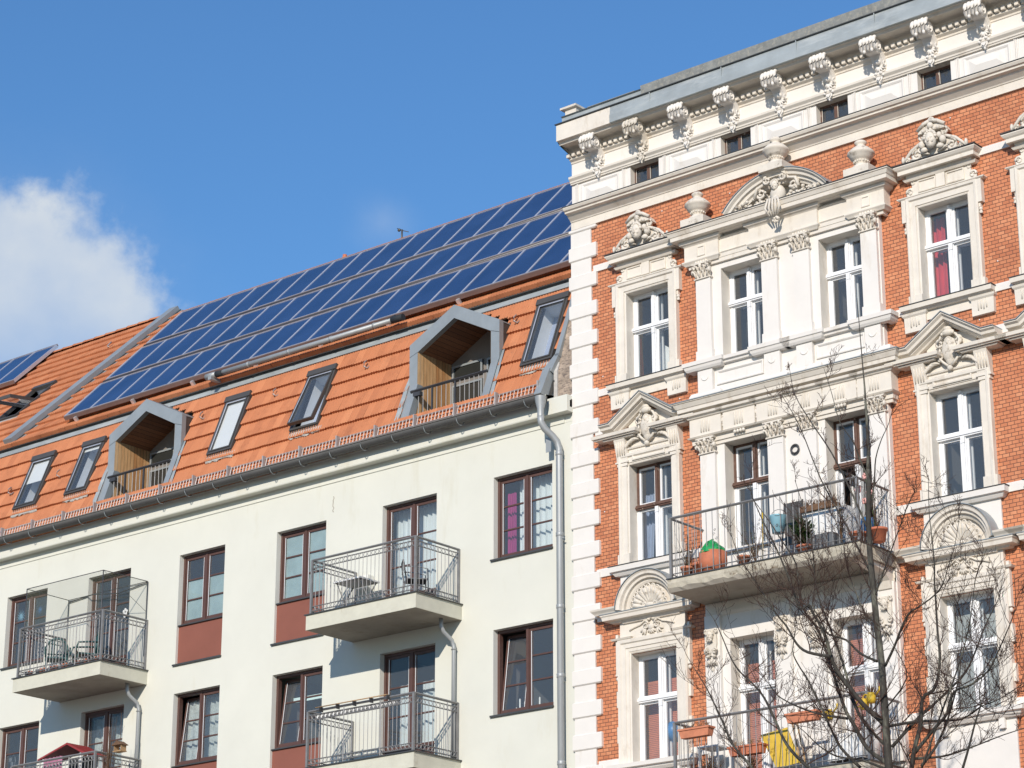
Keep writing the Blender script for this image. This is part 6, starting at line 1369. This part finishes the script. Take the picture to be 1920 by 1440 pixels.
# ================================================================== SKY, SUN, CAMERA
EL, sunv = 23.8, Vector((.37, -.835, .405)).normalized()
wd = bpy.data.worlds.new('World'); S.world = wd; wd.use_nodes = True; nt = wd.node_tree; N = nt.nodes; L = nt.links; bg = N['Background']
sky = N.new('ShaderNodeTexSky'); sky.sky_type = 'NISHITA'; sky.sun_disc = False; sky.sun_elevation = R(EL); sky.sun_rotation = math.atan2(sunv.x, sunv.y)
sky.altitude = 100; sky.air_density = 1.5; sky.dust_density = 0; sky.ozone_density = 10
tc = N.new('ShaderNodeTexCoord'); nz = N.new('ShaderNodeTexNoise'); nz.inputs['Scale'].default_value = 22; nz.inputs['Detail'].default_value = 9; nz.inputs['Roughness'].default_value = .6
L.new(tc.outputs['Generated'], nz.inputs[0])
def cloud(cdir, rad, warp, soft):
    sb = N.new('ShaderNodeVectorMath'); sb.operation = 'SUBTRACT'; sb.inputs[1].default_value = cdir; L.new(tc.outputs['Generated'], sb.inputs[0])
    ml = N.new('ShaderNodeVectorMath'); ml.operation = 'MULTIPLY'; ml.inputs[1].default_value = (1, 1, 1.15); L.new(sb.outputs[0], ml.inputs[0])
    ln = N.new('ShaderNodeVectorMath'); ln.operation = 'LENGTH'; L.new(ml.outputs[0], ln.inputs[0])
    a = N.new('ShaderNodeMath'); a.operation = 'MULTIPLY_ADD'; L.new(nz.outputs[0], a.inputs[0]); a.inputs[1].default_value = warp; L.new(ln.outputs['Value'], a.inputs[2])
    mr = N.new('ShaderNodeMapRange'); mr.interpolation_type = 'SMOOTHERSTEP'; mr.inputs[1].default_value = rad + warp * .5 + soft; mr.inputs[2].default_value = rad + warp * .5 - soft; L.new(a.outputs[0], mr.inputs[0]); return mr.outputs[0]
c1 = cloud((-.749, .571, .334), .078, -.075, .013); c2 = cloud((-.629, .672, .389), .004, -.03, .022); c3 = cloud((-.737, .568, .341), .06, -.06, .05)
def mul(s, v):
    m = N.new('ShaderNodeMath'); m.operation = 'MULTIPLY'; L.new(s, m.inputs[0]); m.inputs[1].default_value = v; return m.outputs[0]
def addm(a, c): m = N.new('ShaderNodeMath'); m.operation = 'MAXIMUM'; L.new(a, m.inputs[0]); L.new(c, m.inputs[1]); return m.outputs[0]
dn = N.new('ShaderNodeTexNoise'); dn.inputs['Scale'].default_value = 16; dn.inputs['Detail'].default_value = 6; L.new(tc.outputs['Generated'], dn.inputs[0])
dr = N.new('ShaderNodeMapRange'); dr.inputs[1].default_value = .3; dr.inputs[2].default_value = .7; dr.inputs[3].default_value = .4; dr.inputs[4].default_value = .95; L.new(dn.outputs[0], dr.inputs[0])
m1 = N.new('ShaderNodeMath'); m1.operation = 'MULTIPLY'; L.new(c1, m1.inputs[0]); L.new(dr.outputs[0], m1.inputs[1])
sep = N.new('ShaderNodeSeparateXYZ'); L.new(tc.outputs['Generated'], sep.inputs[0]); fd = N.new('ShaderNodeMapRange'); fd.inputs[1].default_value = .295; fd.inputs[2].default_value = .37; fd.inputs[3].default_value = .3; fd.inputs[4].default_value = 1; L.new(sep.outputs[2], fd.inputs[0])
m2 = N.new('ShaderNodeMath'); m2.operation = 'MULTIPLY'; L.new(m1.outputs[0], m2.inputs[0]); L.new(fd.outputs[0], m2.inputs[1])
mask = addm(addm(m2.outputs[0], mul(c2, .22)), mul(c3, .12))
mx = N.new('ShaderNodeMix'); mx.data_type = 'RGBA'; L.new(mask, mx.inputs[0]); L.new(sky.outputs[0], mx.inputs[6]); mx.inputs[7].default_value = (5.2, 5.5, 5.7, 1)
L.new(mx.outputs[2], bg.inputs[0]); bg.inputs[1].default_value = .14
sl = bpy.data.lights.new('sun', 'SUN'); sl.energy = 4.25; sl.angle = R(.5); sl.color = (1, .905, .79); so = bpy.data.objects.new('sun', sl); COL.objects.link(so)
so.rotation_euler = (-sunv).to_track_quat('-Z', 'Y').to_euler(); so.location = (0, -30, 40)
cam = bpy.data.cameras.new('camera'); co = bpy.data.objects.new('camera', cam); COL.objects.link(co); S.camera = co
yaw, pitch, roll, F = .6969160, .3361843, .0002217, 4712.965
cam.sensor_width = 36; cam.lens = 36 * F / 1920; cam.clip_end = 2000; cam.clip_start = .5
f_ = Vector((-sin(yaw) * cos(pitch), cos(yaw) * cos(pitch), sin(pitch))); r0 = Vector((cos(yaw), sin(yaw), 0)); u0 = r0.cross(f_)
r_ = r0 * cos(roll) + u0 * sin(roll); u_ = u0 * cos(roll) - r0 * sin(roll)
co.matrix_world = Matrix(((r_.x, u_.x, -f_.x, 0), (r_.y, u_.y, -f_.y, -34), (r_.z, u_.z, -f_.z, 1.6), (0, 0, 0, 1)))
S.view_settings.view_transform = 'Standard'; S.view_settings.look = 'None'; S.view_settings.exposure = 0; S.view_settings.gamma = 1
S.cycles.max_bounces = 8; S.cycles.transparent_max_bounces = 24; S.cycles.caustics_reflective = False; S.cycles.caustics_refractive = False; S.cycles.sample_clamp_indirect = 6
